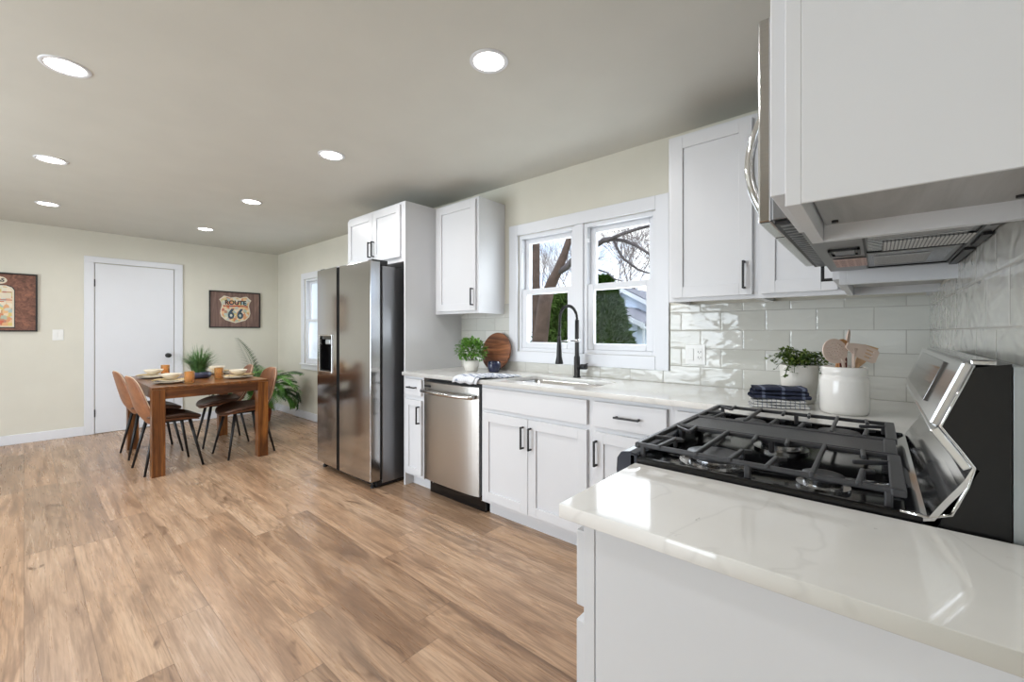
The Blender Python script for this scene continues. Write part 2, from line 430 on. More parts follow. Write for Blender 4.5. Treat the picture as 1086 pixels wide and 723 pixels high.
def outline(polys, z0, z1, bevel=0.):
    """solid between z0 and z1 from 2D outlines (holes allowed) -> bmesh-ready mesh"""
    cu = bpy.data.curves.new('tmp', 'CURVE'); cu.dimensions = '2D'; cu.fill_mode = 'BOTH'
    cu.extrude = abs(z1-z0)/2-bevel; cu.bevel_depth = bevel; cu.bevel_resolution = 1; cu.offset = -bevel
    for p in polys:
        sp = cu.splines.new('POLY'); sp.points.add(len(p)-1); sp.use_cyclic_u = True
        for i, q in enumerate(p): sp.points[i].co = (q[0], q[1], 0, 1)
    ob = bpy.data.objects.new('tmp', cu); COL.objects.link(ob)
    dg = bpy.context.evaluated_depsgraph_get(); me = bpy.data.meshes.new_from_object(ob.evaluated_get(dg))
    mb = MB(); mb.bm.from_mesh(me); bmesh.ops.remove_doubles(mb.bm, verts=mb.bm.verts, dist=1e-6)
    bpy.data.objects.remove(ob, do_unlink=True); bpy.data.curves.remove(cu); bpy.data.meshes.remove(me)
    mb.xf(Matrix.Translation((0, 0, (z0+z1)/2)))
    return mb
def rrect(x0, x1, y0, y1, r, n=6):
    P = []
    for cx, cy, a0 in ((x1-r, y1-r, 0), (x0+r, y1-r, 90), (x0+r, y0+r, 180), (x1-r, y0+r, 270)):
        for k in range(n+1):
            a = math.radians(a0+90*k/n); P.append((cx+r*math.cos(a), cy+r*math.sin(a)))
    return P
def circ(cx, cy, r, n=24, ry=None): return [(cx+r*math.cos(2*PI*k/n), cy+(ry or r)*math.sin(2*PI*k/n)) for k in range(n)]
def text_mb(body, size, depth=.001, bold=0.):
    cu = bpy.data.curves.new('tmp', 'FONT'); cu.body = body; cu.size = size; cu.align_x = 'CENTER'; cu.align_y = 'CENTER'; cu.extrude = depth; cu.offset = bold
    ob = bpy.data.objects.new('tmp', cu); COL.objects.link(ob)
    dg = bpy.context.evaluated_depsgraph_get(); me = bpy.data.meshes.new_from_object(ob.evaluated_get(dg))
    mb = MB(); mb.bm.from_mesh(me); bpy.data.objects.remove(ob, do_unlink=True); bpy.data.curves.remove(cu); bpy.data.meshes.remove(me)
    return mb

# ================================================================== ROOM
struct(MB().box(XF-.1, XR+.1, YF-.1, D+.15, -.1, 0).build('floor', 'floor'))
struct(MB().box(XF-.1, XR+.1, YF-.1, D+.15, H, H+.1).build('ceiling', 'ceiling_paint'))
W1 = (-2.195, -1.055, 1.075, 2.005)     # kitchen window opening
W2 = (-6.17, -4.95, .785, 1.975)        # dining window opening
def wall_with_holes(name, a0, a1, y0, y1, holes):
    mb = MB(); xs = sorted({a0, a1} | {h[0] for h in holes} | {h[1] for h in holes})
    for x0, x1 in zip(xs, xs[1:]):
        hs = [h for h in holes if h[0] <= x0+1e-6 and h[1] >= x1-1e-6]
        if hs: mb.box(x0, x1, y0, y1, 0, hs[0][2]); mb.box(x0, x1, y0, y1, hs[0][3], H)
        else: mb.box(x0, x1, y0, y1, 0, H)
    bmesh.ops.remove_doubles(mb.bm, verts=mb.bm.verts, dist=1e-5)
    return struct(mb.build(name, 'wall_paint'))
wall_with_holes('wall_back', XF-.1, XR+.1, D, D+.15, [W1, W2])
W3 = (-5.3, -1.9, .05, 2.1)
wall_with_holes('wall_front', XF-.1, XR+.1, YF-.1, YF, [W3])
struct(MB().box(XF-.1, XF, YF, D, 0, H).build('wall_left', 'wall_paint'))
struct(MB().box(XR, XR+.1, YF, D, 0, H).build('wall_right', 'wall_paint'))
# baseboards
def base_profile(mb, x0, x1, y0, y1): mb.box(x0, x1, y0, y1, 0, .1)
struct(MB().box(XF, XF+.014, YF, .464, 0, .105).box(XF, XF+.014, 1.405, D, 0, .105).build('baseboard_left', 'white_trim', bevel=.004))
struct(MB().box(XF+.014, -3.95, D-.014, D, 0, .105).build('baseboard_back', 'white_trim', bevel=.004))
struct(MB().box(XF+.014, W3[0]-.09, YF, YF+.014, 0, .105).box(W3[1]+.09, XR, YF, YF+.014, 0, .105).build('baseboard_front', 'white_trim', bevel=.004))
# backsplash
TB = D-.009
struct(MB().box(-2.865, -2.285, TB, D, CT, 1.464).box(-2.285, -.962, TB, D, CT, .992).box(-.962, XR-.009, TB, D, CT, 1.393).build('trim_1', 'tile_back'))
struct(MB().box(XR-.009, XR, .60, D, CT-.02, 1.397).box(XR-.009, XR, .97, 1.74, 1.397, 1.46).build('trim_2', 'tile_right'))

# door in far wall
d = bpy.data.objects.new('door_1', None); COL.objects.link(d); d.location = (XF, .93, 0); struct(d)
MB().box(.002, .016, -.373, .377, .006, 2.057).build('door_slab', 'white_trim', d, bevel=.002)
c = MB(); c.box(0, .022, -.466, -.381, 0, 2.067); c.box(0, .022, .385, .475, 0, 2.067); c.box(0, .022, -.466, .475, 2.067, 2.137)
c.build('door_casing', 'white_trim', d, bevel=.003)
for z in (.25, 1.82): MB().box(.016, .026, -.382, -.372, z-.045, z+.045).build('hinge', 'matt_black', d, bevel=.002)
k = MB(); k.lathe([(.0, 0), (.03, 0), (.03, .006), (.011, .01), (.011, .035), (.024, .042), (.03, .052), (.026, .064), (0, .068)], 20)
k.xf(Matrix.Translation((.016, .317, .92)) @ Matrix.Rotation(PI/2, 4, 'Y')); k.build('door_knob', 'matt_black', d, smooth=True)

# ---- windows
def casing(mb, x0, x1, z0, z1, w, t, y):
    mb.box(x0-w, x0, y-t, y, z0-w, z1+w); mb.box(x1, x1+w, y-t, y, z0-w, z1+w)
    mb.box(x0, x1, y-t, y, z1, z1+w); mb.box(x0, x1, y-t, y, z0-w, z0)
def frame(mb, x0, x1, z0, z1, w, y0, y1, wb=None, wt=None):
    wb = wb or w; wt = wt or w
    mb.box(x0, x0+w, y0, y1, z0, z1); mb.box(x1-w, x1, y0, y1, z0, z1)
    mb.box(x0+w, x1-w, y0, y1, z0, z0+wb); mb.box(x0+w, x1-w, y0, y1, z1-wt, z1)
def double_hung(root, x0, x1, z0, z1, zm, glass='window_glass', lock=True):
    fr = MB(); frame(fr, x0, x1, z0, z1, .028, D+.01, D+.10); fr.build('window_frame', 'white_trim', root, bevel=.003)
    a, b = x0+.028, x1-.028
    up = MB(); frame(up, a, b, zm-.005, z1-.028, .042, D+.058, D+.092, .04, .036); u = up.build('sash', 'white_trim', root, bevel=.004)
    MB().box(a+.04, b-.04, D+.072, D+.078, zm+.03, z1-.06).build('pane', glass, u)
    lo = MB(); frame(lo, a, b, z0+.028, zm+.035, .047, D+.018, D+.054, .045, .04); l = lo.build('sash', 'white_trim', root, bevel=.004)
    MB().box(a+.045, b-.045, D+.032, D+.038, z0+.07, zm-.003).build('pane', glass, l)
    MB().box(a+.004, a+.016, D+.008, D+.016, z1-.14, z1-.11).build('sash_latch', 'white_trim', root, bevel=.002)
w1 = bpy.data.objects.new('window_1', None); COL.objects.link(w1); struct(w1)
cs = MB(); casing(cs, W1[0], W1[1], W1[2], W1[3], .085, .018, D); cs.build('window_casing', 'white_trim', w1, bevel=.003)
mm = (-1.66, -1.59)
MB().box(mm[0]+.0, mm[1], D-.004, D+.10, W1[2], W1[3]).build('mullion', 'white_trim', w1, bevel=.004)
double_hung(w1, W1[0], mm[0], W1[2], W1[3], 1.535); double_hung(w1, mm[1], W1[1], W1[2], W1[3], 1.535)
w2 = bpy.data.objects.new('window_2', None); COL.objects.link(w2); struct(w2)
cs = MB(); casing(cs, W2[0], W2[1], W2[2], W2[3], .085, .018, D); cs.build('window_casing', 'white_trim', w2, bevel=.003)
MB().box(W2[0]-.10, W2[1]+.10, D-.035, D, W2[2]-.02, W2[2]-.0).build('window_sill', 'white_trim', w2, bevel=.004)
double_hung(w2, W2[0], W2[1], W2[2], W2[3], 1.38, 'frosted_glass')
w3 = bpy.data.objects.new('window_3_unseen', None); COL.objects.link(w3); struct(w3)  # unseen glazed opening, added so daylight enters from behind the camera
f3 = MB()
f3.box(W3[0]-.09, W3[0], YF, YF+.02, 0, W3[3]+.09); f3.box(W3[1], W3[1]+.09, YF, YF+.02, 0, W3[3]+.09); f3.box(W3[0], W3[1], YF, YF+.02, W3[3], W3[3]+.09)
f3.build('window_casing', 'white_trim', w3, bevel=.003)
for a, b in ((W3[0], -3.6), (-3.6, W3[1])):
    g = MB(); frame(g, a, b, W3[2], W3[3], .07, YF-.07, YF-.03); s_ = g.build('sash', 'white_trim', w3, bevel=.003)
    MB().box(a+.07, b-.07, YF-.053, YF-.047, W3[2]+.07, W3[3]-.07).build('pane', 'window_glass', s_)

# ---- recessed lights
def downlight(x, y, label):
    t = thing('recessed_light', label, 'ceiling light', (x, y, H), 0, 'recessed ceiling lights')
    r = MB(); r.lathe([(.066, 0), (.068, -.004), (.083, -.005), (.086, -.001), (.086, 0)], 40, cap0=False); r.build('trim_ring', 'white_trim', t, smooth=True)
    e = MB(); e.lathe([(0, -.0025), (.0675, -.0025)], 40, cap0=False); e.build('diffuser', 'lamp_glow', t)
    l = bpy.data.lights.new('lamp', 'AREA'); l.shape = 'DISK'; l.size = .13; l.energy = LAMP; l.color = (.99, .985, .99); l.spread = math.radians(170)
    lo = bpy.data.objects.new('lamp', l); COL.objects.link(lo); lo.parent = t; lo.location = (0, 0, -.012)
for x, y, lb in [(-1.312, 1.358, 'large bright recessed ceiling light above the kitchen sink area, nearest the cabinets'),
                 (-2.80, .123, 'round recessed ceiling light at the top left corner of the view'),
                 (-2.825, 1.375, 'round recessed ceiling light in front of the refrigerator, next beyond the sink light'),
                 (-4.39, .123, 'round recessed ceiling light second in the left row'),
                 (-4.40, 1.384, 'round recessed ceiling light third in the right row, before the dining table'),
                 (-5.93, .145, 'smallest round recessed ceiling light of the left row, towards the white door'),
                 (-5.98, 1.395, 'smallest recessed ceiling light, over the far end of the dining table')]:
    downlight(x, y, lb)
downlight(-1.28, .12, 'unseen recessed ceiling light added over the open floor beside the camera')  # out of view; continues the left row, added for illumination

# switch plate on far wall, outlet on backsplash
t = thing('light_switch', 'white double light switch plate left of the white door', 'light switch', (XF, .255, 1.195))
MB().box(0, .006, -.045, .045, -.062, .062).build('switch_plate', 'plastic_white', t, bevel=.003)
for y in (-.021, .021): MB().box(.006, .010, y-.015, y+.015, -.033, .033).build('rocker', 'plastic_white', t, bevel=.002)
t = thing('wall_outlet', 'white two-gang switch and outlet plate on the glossy tile backsplash', 'outlet', (-.814, TB, 1.0965))
MB().box(-.0575, .0575, -.006, 0, -.0595, .0595).build('cover_plate', 'plastic_white', t, bevel=.003)
MB().box(-.040, -.008, -.010, -.006, -.034, .034).build('rocker', 'plastic_white', t, bevel=.002)
MB().box(.009, .041, -.008, -.006, -.034, .034).build('socket_face', 'plastic_white', t, bevel=.001)
for z in (.016, -.016):
    b = MB(); b.box(.016, .019, -.0086, -.0079, z-.005, z+.006); b.box(.030, .033, -.0086, -.0079, z-.005, z+.006); b.box(.0225, .0265, -.0086, -.0079, z-.011, z-.007)
    b.build('socket_slots', 'matt_black', t)

# ---- pictures on far wall (local: y right, z up, x out of wall)
def picture(name, label, y0, y1, z0, z1, backing):
    t = thing(name, label, 'picture', (XF, (y0+y1)/2, (z0+z1)/2)); w = (y1-y0)/2; h = (z1-z0)/2
    f = MB(); b = .014
    f.box(0, .028, -w, -w+b, -h, h); f.box(0, .028, w-b, w, -h, h); f.box(0, .028, -w+b, w-b, h-b, h); f.box(0, .028, -w+b, w-b, -h, -h+b)
    f.build('picture_frame', 'matt_black', t, bevel=.002)
    MB().box(.002, .012, -w+b, w-b, -h+b, h-b).build('printed_board', backing, t)
    return t
def on_wall(mb, y, z, x): # mesh in XY plane -> YZ plane facing +X
    return mb.xf(Matrix.Translation((x, y, z)) @ Matrix(((0, 0, 1, 0), (1, 0, 0, 0), (0, 1, 0, 0), (0, 0, 0, 1))))
t = picture('road_sign_picture', 'black framed wooden picture of a highway shield reading ROUTE 66', 1.704, 2.354, 1.29, 1.818, 'picture_wood_z')
half = [(0, .185), (.055, .172), (.10, .19), (.135, .195), (.19, .14), (.168, .10), (.160, .06), (.172, .0), (.178, -.05), (.165, -.10), (.12, -.15), (.05, -.175), (0, -.19)]
shield = half + [(-x, y) for x, y in half[-2:0:-1]]
on_wall(outline([[(x*1.08, y*1.02) for x, y in shield]], 0, .002), 0, 0, .012).build('shield_outline', 'paint_cream', t)
on_wall(outline([[(x*1.0, y*.95) for x, y in shield]], 0, .002), 0, 0, .0145).build('shield', 'shield_collage', t)
MB().box(.0165, .0175, -.155, .155, .045, .062).build('shield_band', 'paint_red', t)
on_wall(text_mb('ROUTE', .085, .0008, .003), 0, .10, .0175).build('lettering', 'ink_dark', t)
for yy in (-.058, .058):
    W6 = .105; H6 = .15
    six = [(.50, 1.0), (.84, 1.0), (.56, .66)] + [(.46+.38*math.cos(math.radians(a)), .34+.34*math.sin(math.radians(a))) for a in range(70, -216, -12)] + [(.16, .62)]
    hole6 = [(.46+.15*math.cos(math.radians(a)), .33+.14*math.sin(math.radians(a))) for a in range(0, 360, 20)]
    tr6 = lambda P: [((x-.46)*W6, (y-.5)*H6) for x, y in P]
    on_wall(outline([tr6(six), tr6(hole6)], 0, .0016), yy, -.06, .0165).build('numeral', 'ink_blue', t)
t = picture('fuel_pump_picture', 'black framed wooden picture of an old fuel pump, cut off by the left edge', -.415, .097, 1.234, 1.87, 'picture_wood')
PX = -.028   # pump centre within picture
pump = [(-.115, -.25), (.115, -.25), (.115, .15), (.10, .18), (.06, .20), (-.06, .20), (-.10, .18), (-.115, .15)]
on_wall(outline([[(x*1.06, y*1.04) for x, y in pump]], 0, .002), PX, -.02, .012).build('pump_outline', 'ink_dark', t)
on_wall(outline([pump], 0, .002), PX, -.02, .0145).build('pump_edge', 'paint_cream', t)
on_wall(outline([[(x*.88, y*.95) for x, y in pump]], 0, .002), PX, -.02, .0165).build('pump_body', 'shield_collage', t)
MB().box(.0185, .0195, PX-.095, PX+.095, .04, .10).build('pump_dial', 'paint_cream', t)
MB().box(.0185, .0195, PX-.10, PX+.10, .02, .028).build('pump_band', 'paint_red', t)
on_wall(outline([circ(0, 0, .066, 32, .042)], 0, .002), PX, .235, .015).build('pump_globe', 'paint_cream', t)
on_wall(text_mb('GAS', .05, .0008, .002), PX, .235, .0175).build('lettering', 'ink_dark', t)

# ================================================================== CABINETS
# local frame: x along the run, wall plane at y=0, front towards -y. Range wall: rotate -90 deg.
def shaker(w, h, t=.019, rail=.058, mb=None, x0=0, z0=0, y=0):
    mb = mb or MB()
    mb.box(x0, x0+rail, y-t, y, z0, z0+h); mb.box(x0+w-rail, x0+w, y-t, y, z0, z0+h)
    mb.box(x0+rail, x0+w-rail, y-t, y, z0, z0+rail); mb.box(x0+rail, x0+w-rail, y-t, y, z0+h-rail, z0+h)
    mb.box(x0+rail, x0+w-rail, y-t*.5, y, z0+rail, z0+h-rail)
    return mb
def slab(w, h, t=.019, x0=0, z0=0, y=0): return MB().box(x0, x0+w, y-t, y, z0, z0+h)
def bar_handle(parent, x, z, y, L=.135, vertical=True):
    mb = MB(); r = .005; o = .028
    if vertical:
        mb.box(x-r, x+r, y-o-r, y-o+r, z-L/2, z+L/2)
        for s_ in (-1, 1): mb.box(x-r, x+r, y-o, y, z+s_*(L/2-r)-r, z+s_*(L/2-r)+r)
    else:
        mb.box(x-L/2, x+L/2, y-o-r, y-o+r, z-r, z+r)
        for s_ in (-1, 1): mb.box(x+s_*(L/2-.008)-r, x+s_*(L/2-.008)+r, y-o, y, z-r, z+r)
    return mb.build('handle', 'matt_black', parent, bevel=.0015)
def door(t, x0, x1, z0, z1, yf, hx=None, hz=None, rail=.058):
    o = shaker(x1-x0, z1-z0, x0=x0, z0=z0, y=yf, rail=rail).build('door', 'cabinet_white', t, bevel=.0015)
    if hx is not None: bar_handle(o, hx, hz, yf-.019)
    return o
def drawer(t, x0, x1, z0, z1, yf, handle=True, L=.135):
    o = slab(x1-x0, z1-z0, x0=x0, z0=z0, y=yf).build('drawer' if handle else 'false_front', 'cabinet_white', t, bevel=.002)
    if handle: bar_handle(o, (x0+x1)/2, (z0+z1)/2, yf-.019, L, False)
    return o
def base_body(t, w, depth=FACE, toe=.075, z1=.886, left=True):
    b = MB(); b.box(0, w, -depth, -.02, .10, z1); b.box(0, w, -depth+toe, -.05, 0, .10)
    return b.build('body', 'cabinet_white', t, bevel=.001)
def wall_body(t, w, z0, z1, depth=UP, under='cabinet_raw'):
    # a box open below with rails (lips) round a recessed plywood bottom
    b = MB(); rr = .018; rec = .035
    b.box(rr, w-rr, -depth+.02, 0, z0+rec, z1)
    b.box(0, rr, -depth+.02, 0, z0, z1); b.box(w-rr, w, -depth+.02, 0, z0, z1)
    b.box(0, w, -depth, -depth+.02, z0, z1)
    o = b.build('body', 'cabinet_white', t, bevel=.001)
    MB().box(rr, w-rr, -depth+.022, -.002, z0+rec-.004, z0+rec).build('bottom_board', 'cabinet_raw', t)
    return o

# --- window wall, base run. X: panel -2.885..-2.865 | narrow -2.865..-2.625 | DW -2.625..-2.0 | sink -2.0..-1.163 | drawer base ..-.712 | corner
o = MB().box(-2.885, -2.866, D-.612, D-.001, 0, 2.286).build('refrigerator_side_panel', 'cabinet_white', bevel=.001)
tag(o, 'tall white panel between the steel refrigerator and the counter', 'panel')
t = thing('base_cabinet', 'narrow white base cabinet with one drawer and door beside the refrigerator panel', 'cabinet', (-2.865, D, 0)); w = .238
base_body(t, w); drawer(t, .02, w-.012, .735, .862, -FACE, L=.10); door(t, .02, w-.012, .125, .70, -FACE, w-.035, .59, .045)
t = thing('base_cabinet', 'white sink base cabinet with two shaker doors and black pulls under the faucet', 'cabinet', (-1.998, D, 0)); w = .835
base_body(t, w, z1=.700)
sf = MB(); sf.box(0, w, -FACE, -FACE+.02, .70, .886); sf.box(0, .018, -FACE+.02, -.02, .70, .886); sf.box(w-.018, w, -FACE+.02, -.02, .70, .886); sf.build('upper_rails', 'cabinet_white', t)
drawer(t, .018, w-.022, .728, .862, -FACE, False)
door(t, .018, .404, .125, .70, -FACE, .404-.032, .588); door(t, .408, w-.022, .125, .70, -FACE, .408+.022, .588)
t = thing('base_cabinet', 'white base cabinet with a drawer over a door, right of the sink doors', 'cabinet', (-1.163, D, 0)); w = .437
base_body(t, w); drawer(t, .02, w-.026, .727, .862, -FACE); door(t, .02, w-.026, .125, .70, -FACE, .038, .588)
t = thing('base_cabinet', 'white corner base cabinet mostly hidden behind the gas range', 'cabinet', (-.726, D, 0)); w = XR-.002+.726
base_body(t, w); drawer(t, .02, .28, .727, .862, -FACE, False); door(t, .02, .28, .125, .70, -FACE)

# dishwasher
t = thing('dishwasher', 'stainless steel dishwasher with curved bar handle below the counter', 'dishwasher', (-2.3125, D, 0)); w = .598/2
MB().box(-w, w, -.57, -.03, .12, .868).build('body', 'matt_black', t)
pr_ = [(-w+.004+i*(2*w-.008)/20, -.622-.018*(1-abs(2*i/20-1)**4)) for i in range(21)]
fo = MB().prism(pr_+[(w-.004, -.606), (-w+.004, -.606)], .122, .855, 'z'); fo.build('door', 'steel', t)
MB().box(-w+.004, w-.004, -.605, -.57, .125, .856).build('door_liner', 'steel_grey_side', t)
hp = [(-w+.03+(2*w-.06)*i/16, -.665-.035*math.sin(PI*i/16), .79) for i in range(17)]
hb = MB()
for i in range(17):
    pass
hb.tube([(p[0], p[1], p[2]) for p in hp], .0155, 14); hb.xf(Matrix.Scale(1.15, 4, (0, 0, 1), ) if False else Matrix.Identity(4))
hb.box(-w+.022, -w+.036, -.675, -.625, .778, .802); hb.box(w-.036, w-.022, -.675, -.625, .778, .802)
hb.build('handle', 'steel_smooth', t, smooth=True)
MB().box(-w+.03, -w+.10, -.642, -.634, .818, .832).build('badge', 'matt_black', t)
MB().box(-w, w, -.56, -.50, .0, .12).build('toe_panel', 'black_enamel', t)
for x in (-w+.035, w-.035): MB().sphere((x, -.561, .075), .006, 1).build('screw', 'chrome', t)

# --- counters
NCY0, NCY1 = .6456, .968; RY0, RY1 = .972, 1.740
CX = -.444
L = [(-2.864, D-.648), (CX, D-.648), (CX, RY1+.004), (XR-.001, RY1+.004), (XR-.001, D-.0005), (-2.864, D-.0005)]
sink = rrect(-1.885, -1.225, 2.085, 2.455, .06)
hole_f = circ(-1.58, 2.525, .016, 16)
cb = outline([L, sink], CT-.028, CT, .0015)
tag(cb.build('countertop', 'quartz'), 'white quartz countertop along the window wall, with the sink cut into it', 'countertop')
cn = outline([[(CX, NCY0), (XR-.001, NCY0), (XR-.001, NCY1), (CX, NCY1)]], CT-.026, CT, .0015)
tag(cn.build('countertop', 'quartz'), 'glossy white quartz countertop in the foreground, in front of the range', 'countertop')
# sink
t = thing('kitchen_sink', 'stainless undermount sink below the kitchen window', 'sink', (-1.555, 2.27, CT-.029))
def loop_bowl():
    mb = MB(); tops = []
    for sx, z, rr in ((1.02, 0, .06), (1., -.004, .06), (.975, -.17, .055), (.93, -.195, .045), (.2, -.200, .03)):
        a, b = .33*sx, .185*sx
        tops.append([mb.bm.verts.new((p[0], p[1], z)) for p in rrect(-a, a, -b, b, min(rr, b*.9))])
    for A, B in zip(tops, tops[1:]):
        n = len(A)
        for i in range(n): mb.bm.faces.new((A[i], A[(i+1) % n], B[(i+1) % n], B[i]))
    mb.bm.faces.new(tops[-1])
    return mb
loop_bowl().build('bowl', 'steel_smooth', t, smooth=True)
MB().lathe([(.045, -.199), (.043, -.196), (.03, -.197), (.0, -.199)], 24).build('drain', 'chrome', t, smooth=True)

# faucet
t = thing('faucet', 'matte black pull-down spring faucet behind the sink', 'faucet', (-1.58, 2.518, CT))
b = MB(); b.lathe([(.027, 0), (.027, .006), (.021, .01), (.021, .14), (.017, .15), (.0155, .152), (.0145, .40), (0, .40)], 24); b.build('post', 'matt_black', t, smooth=True)
h = MB(); h.tube([(0, 0, .075), (.03, .0, .075)], .015, 16); h.tube([(.03, 0, .075), (.075, 0, .077)], .0185, 16); h.tube([(.06, 0, .09), (.085, -.0, .1)], .004, 8); h.build('handle', 'matt_black', t, smooth=True)
arc = [(0, 0, .38), (0, 0, .40)]
for i in range(0, 25):
    a = PI*i/24; arc.append((0, -.105+.105*math.cos(a), .40+.092*math.sin(a)))
arc += [(0, -.212, .36), (0, -.216, .31), (0, -.218, .28)]
MB().tube(arc, .0065, 10).build('hose', 'matt_black', t, smooth=True)
# spring coil round the hose
sp = []; segs = []
import itertools
P = [Vector(p) for p in arc]; cum = [0]
for a, b2 in zip(P, P[1:]): cum.append(cum[-1]+(b2-a).length)
tot = cum[-1]; turns = 46; N = turns*10
for i in range(N+1):
    s_ = tot*i/N; j = max(k for k in range(len(cum)) if cum[k] <= s_+1e-9); j = min(j, len(P)-2)
    f = (s_-cum[j])/(cum[j+1]-cum[j]); p = P[j].lerp(P[j+1], f); tn = (P[j+1]-P[j]).normalized()
    e1 = Vector((1, 0, 0)); e2 = tn.cross(e1); a = 2*PI*turns*i/N
    sp.append(p+e1*.0092*math.cos(a)+e2*.0092*math.sin(a))
MB().tube(sp, .0019, 5).build('spring', 'matt_black', t, smooth=True)
s_ = MB(); s_.lathe([(.0, .29), (.012, .29), (.014, .25), (.0165, .20), (.0175, .155), (.026, .115), (.026, .106), (.0, .106)], 20, (0, -.218, 0)); s_.build('spray_head', 'matt_black', t, smooth=True)
MB().tube([(0, -.01, .255), (0, -.206, .255)], .0045, 8).lathe([(.0185, .243), (.0205, .245), (.0205, .265), (.0185, .267)], 16, (0, 0, 0)).build('bracket', 'chrome', t, smooth=True)

# --- window wall, wall cabinets (bottom/top heights)
t = thing('wall_cabinet', 'white two-door wall cabinet over the refrigerator', 'cabinet', (-3.77, D, 0)); w = .884
b = MB(); b.box(0, w, -FACE, 0, 1.80, 2.286); b.build('body', 'cabinet_white', t, bevel=.001)
door(t, .015, .438, 1.838, 2.262, -FACE, .438-.025, 1.945, .055); door(t, .444, w-.035, 1.838, 2.262, -FACE, .444+.025, 1.945, .055)
t = thing('wall_cabinet', 'tall white single-door wall cabinet left of the window, above the boxwood', 'cabinet', (-2.865, D, 0)); w = .525
wall_body(t, w, 1.378, 2.286); door(t, .04, w-.022, 1.40, 2.266, -UP, w-.045, 1.505)
t = thing('wall_cabinet', 'white single-door wall cabinet just right of the kitchen window', 'cabinet', (-.862, D, 0)); w = .43
wall_body(t, w, 1.392, 2.286); door(t, .022, w-.022, 1.412, 2.266, -UP, w-.055, 1.508)
t = thing('wall_cabinet', 'white corner wall cabinet at the meeting of the window wall and range wall', 'cabinet', (-.432, D, 0)); w = XR+.432-.001
wall_body(t, w, 1.392, 2.286); door(t, .015, .305, 1.412, 2.266, -UP)

# --- range wall (rotate -90): local x -> -Y, local -y -> -X
RZ = -PI/2; UPR = XR+.092
t = thing('wall_cabinet', 'white wall cabinet in the corner beyond the microwave', 'cabinet', (XR-.001, D-UP-.021, 0), RZ); w = D-UP-.021-1.742
wall_body(t, w, 1.384, 2.286, UPR); door(t, .05, w-.02, 1.404, 2.266, -UPR, w-.045, 1.47)
t = thing('wall_cabinet', 'short white wall cabinet directly above the microwave', 'cabinet', (XR, 1.738, 0), RZ); w = .760
b = MB(); b.box(0, w, -UPR, 0, 1.875, 2.286); b.build('body', 'cabinet_white', t, bevel=.001)
door(t, .02, .378, 1.895, 2.266, -UPR); door(t, .382, w-.02, 1.895, 2.266, -UPR)
t = thing('wall_cabinet', 'large white wall cabinet close overhead at the top right', 'cabinet', (XR, .974, 0), RZ); w = .314
b = MB(); zb = 1.397
b.box(.018, w-.006, -UPR+.018, 0, zb+.035, 2.286); b.box(0, .018, -UPR+.018, 0, zb, 2.286); b.box(w-.006, w, -UPR+.018, 0, zb+.001, 2.286)
b.build('body', 'cabinet_white', t, bevel=.001)
ff = MB(); ff.box(0, w, -UPR, -UPR+.018, zb, 2.286); ff.build('face_frame', 'cabinet_white', t, bevel=.001)
MB().box(.018, w-.006, -UPR+.022, -.002, zb+.028, zb+.034).build('bottom_board', 'outdoor_ply', t)
for x, y in ((.05, -.24), (.05, -.03)): MB().lathe([(0, 0), (.005, 0), (.005, -.004), (0, -.004)], 10, (x, y, zb+.028)).build('screw', 'matt_black', t)
door(t, .02, w-.012, zb+.02, 2.266, -UPR)

# microwave
t = thing('microwave', 'stainless over-range microwave with bowed chrome handle, between the wall cabinets', 'microwave', (XR, 1.737, 0), RZ); w = .758
MX = XR+.160; z0m, z1m = 1.45, 1.865
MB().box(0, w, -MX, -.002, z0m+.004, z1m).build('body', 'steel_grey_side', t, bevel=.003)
MB().box(.002, w-.18, -MX-.024, -MX, z0m+.002, z1m).build('door', 'steel_smooth', t, bevel=.004)
MB().box(w-.178, w-.001, -MX-.024, -MX, z0m+.002, z1m).build('control_panel', 'steel_smooth', t, bevel=.004)
MB().box(.06, w-.25, -MX-.0255, -MX-.0235, z0m+.07, z1m-.06).build('door_window', 'black_enamel', t)
hh = [(w-.21, -MX-.03-.052*math.sin(PI*i/20)**.8, z0m+.045+(z1m-z0m-.12)*i/20) for i in range(21)]
hm = MB().tube(hh, .011, 12); hm.build('handle', 'chrome', t, smooth=True)
# underside: hanging base plate, vents, lamp window, stickers
zm_ = 1.428
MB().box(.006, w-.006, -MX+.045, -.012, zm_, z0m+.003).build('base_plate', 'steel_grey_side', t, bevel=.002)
MB().box(.012, w-.012, -MX+.004, -MX+.043, z0m-.003, z0m+.003).build('front_vent', 'matt_black', t)
sl = MB()
for k in range(24): sl.box(.03+k*.03, .045+k*.03, -MX+.012, -MX+.036, z0m-.005, z0m-.002)
sl.build('vent_slots', 'steel_grey_side', t)
for xa, xb in ((.09, .36), (.40, .68)):
    g = MB()
    for k in range(14): g.box(xa+(xb-xa)*k/14, xa+(xb-xa)*(k+.5)/14, -.20, -.05, zm_-.002, zm_)
    g.build('grease_filter', 'steel_smooth', t)
gf = MB()
for (x0, x1, y0_, y1_) in ((.06, .72, -.208, -.204), (.06, .72, -.038, -.034), (.06, .064, -.208, -.034), (.716, .72, -.208, -.034), (.378, .384, -.208, -.034)):
    gf.box(x0, x1, y0_, y1_, zm_-.004, zm_)
gf.build('seam', 'matt_black', t)
for q_ in ((.02, .30, -.030, -.014), (.35, .50, -.026, -.014), (.60, .74, -.030, -.013)): MB().box(*q_, zm_-.006, zm_).build('edge_bracket', 'matt_black', t)
MB().box(.385, .455, -.265, -.225, zm_-.004, zm_).build('lamp_lens', 'frosted_glass', t, bevel=.001)
gl = MB()
for a_ in ((.375, .465, -.275, -.270), (.375, .465, -.22, -.215), (.375, .38, -.275, -.215), (.46, .465, -.275, -.215)): gl.box(*a_, zm_-.005, zm_)
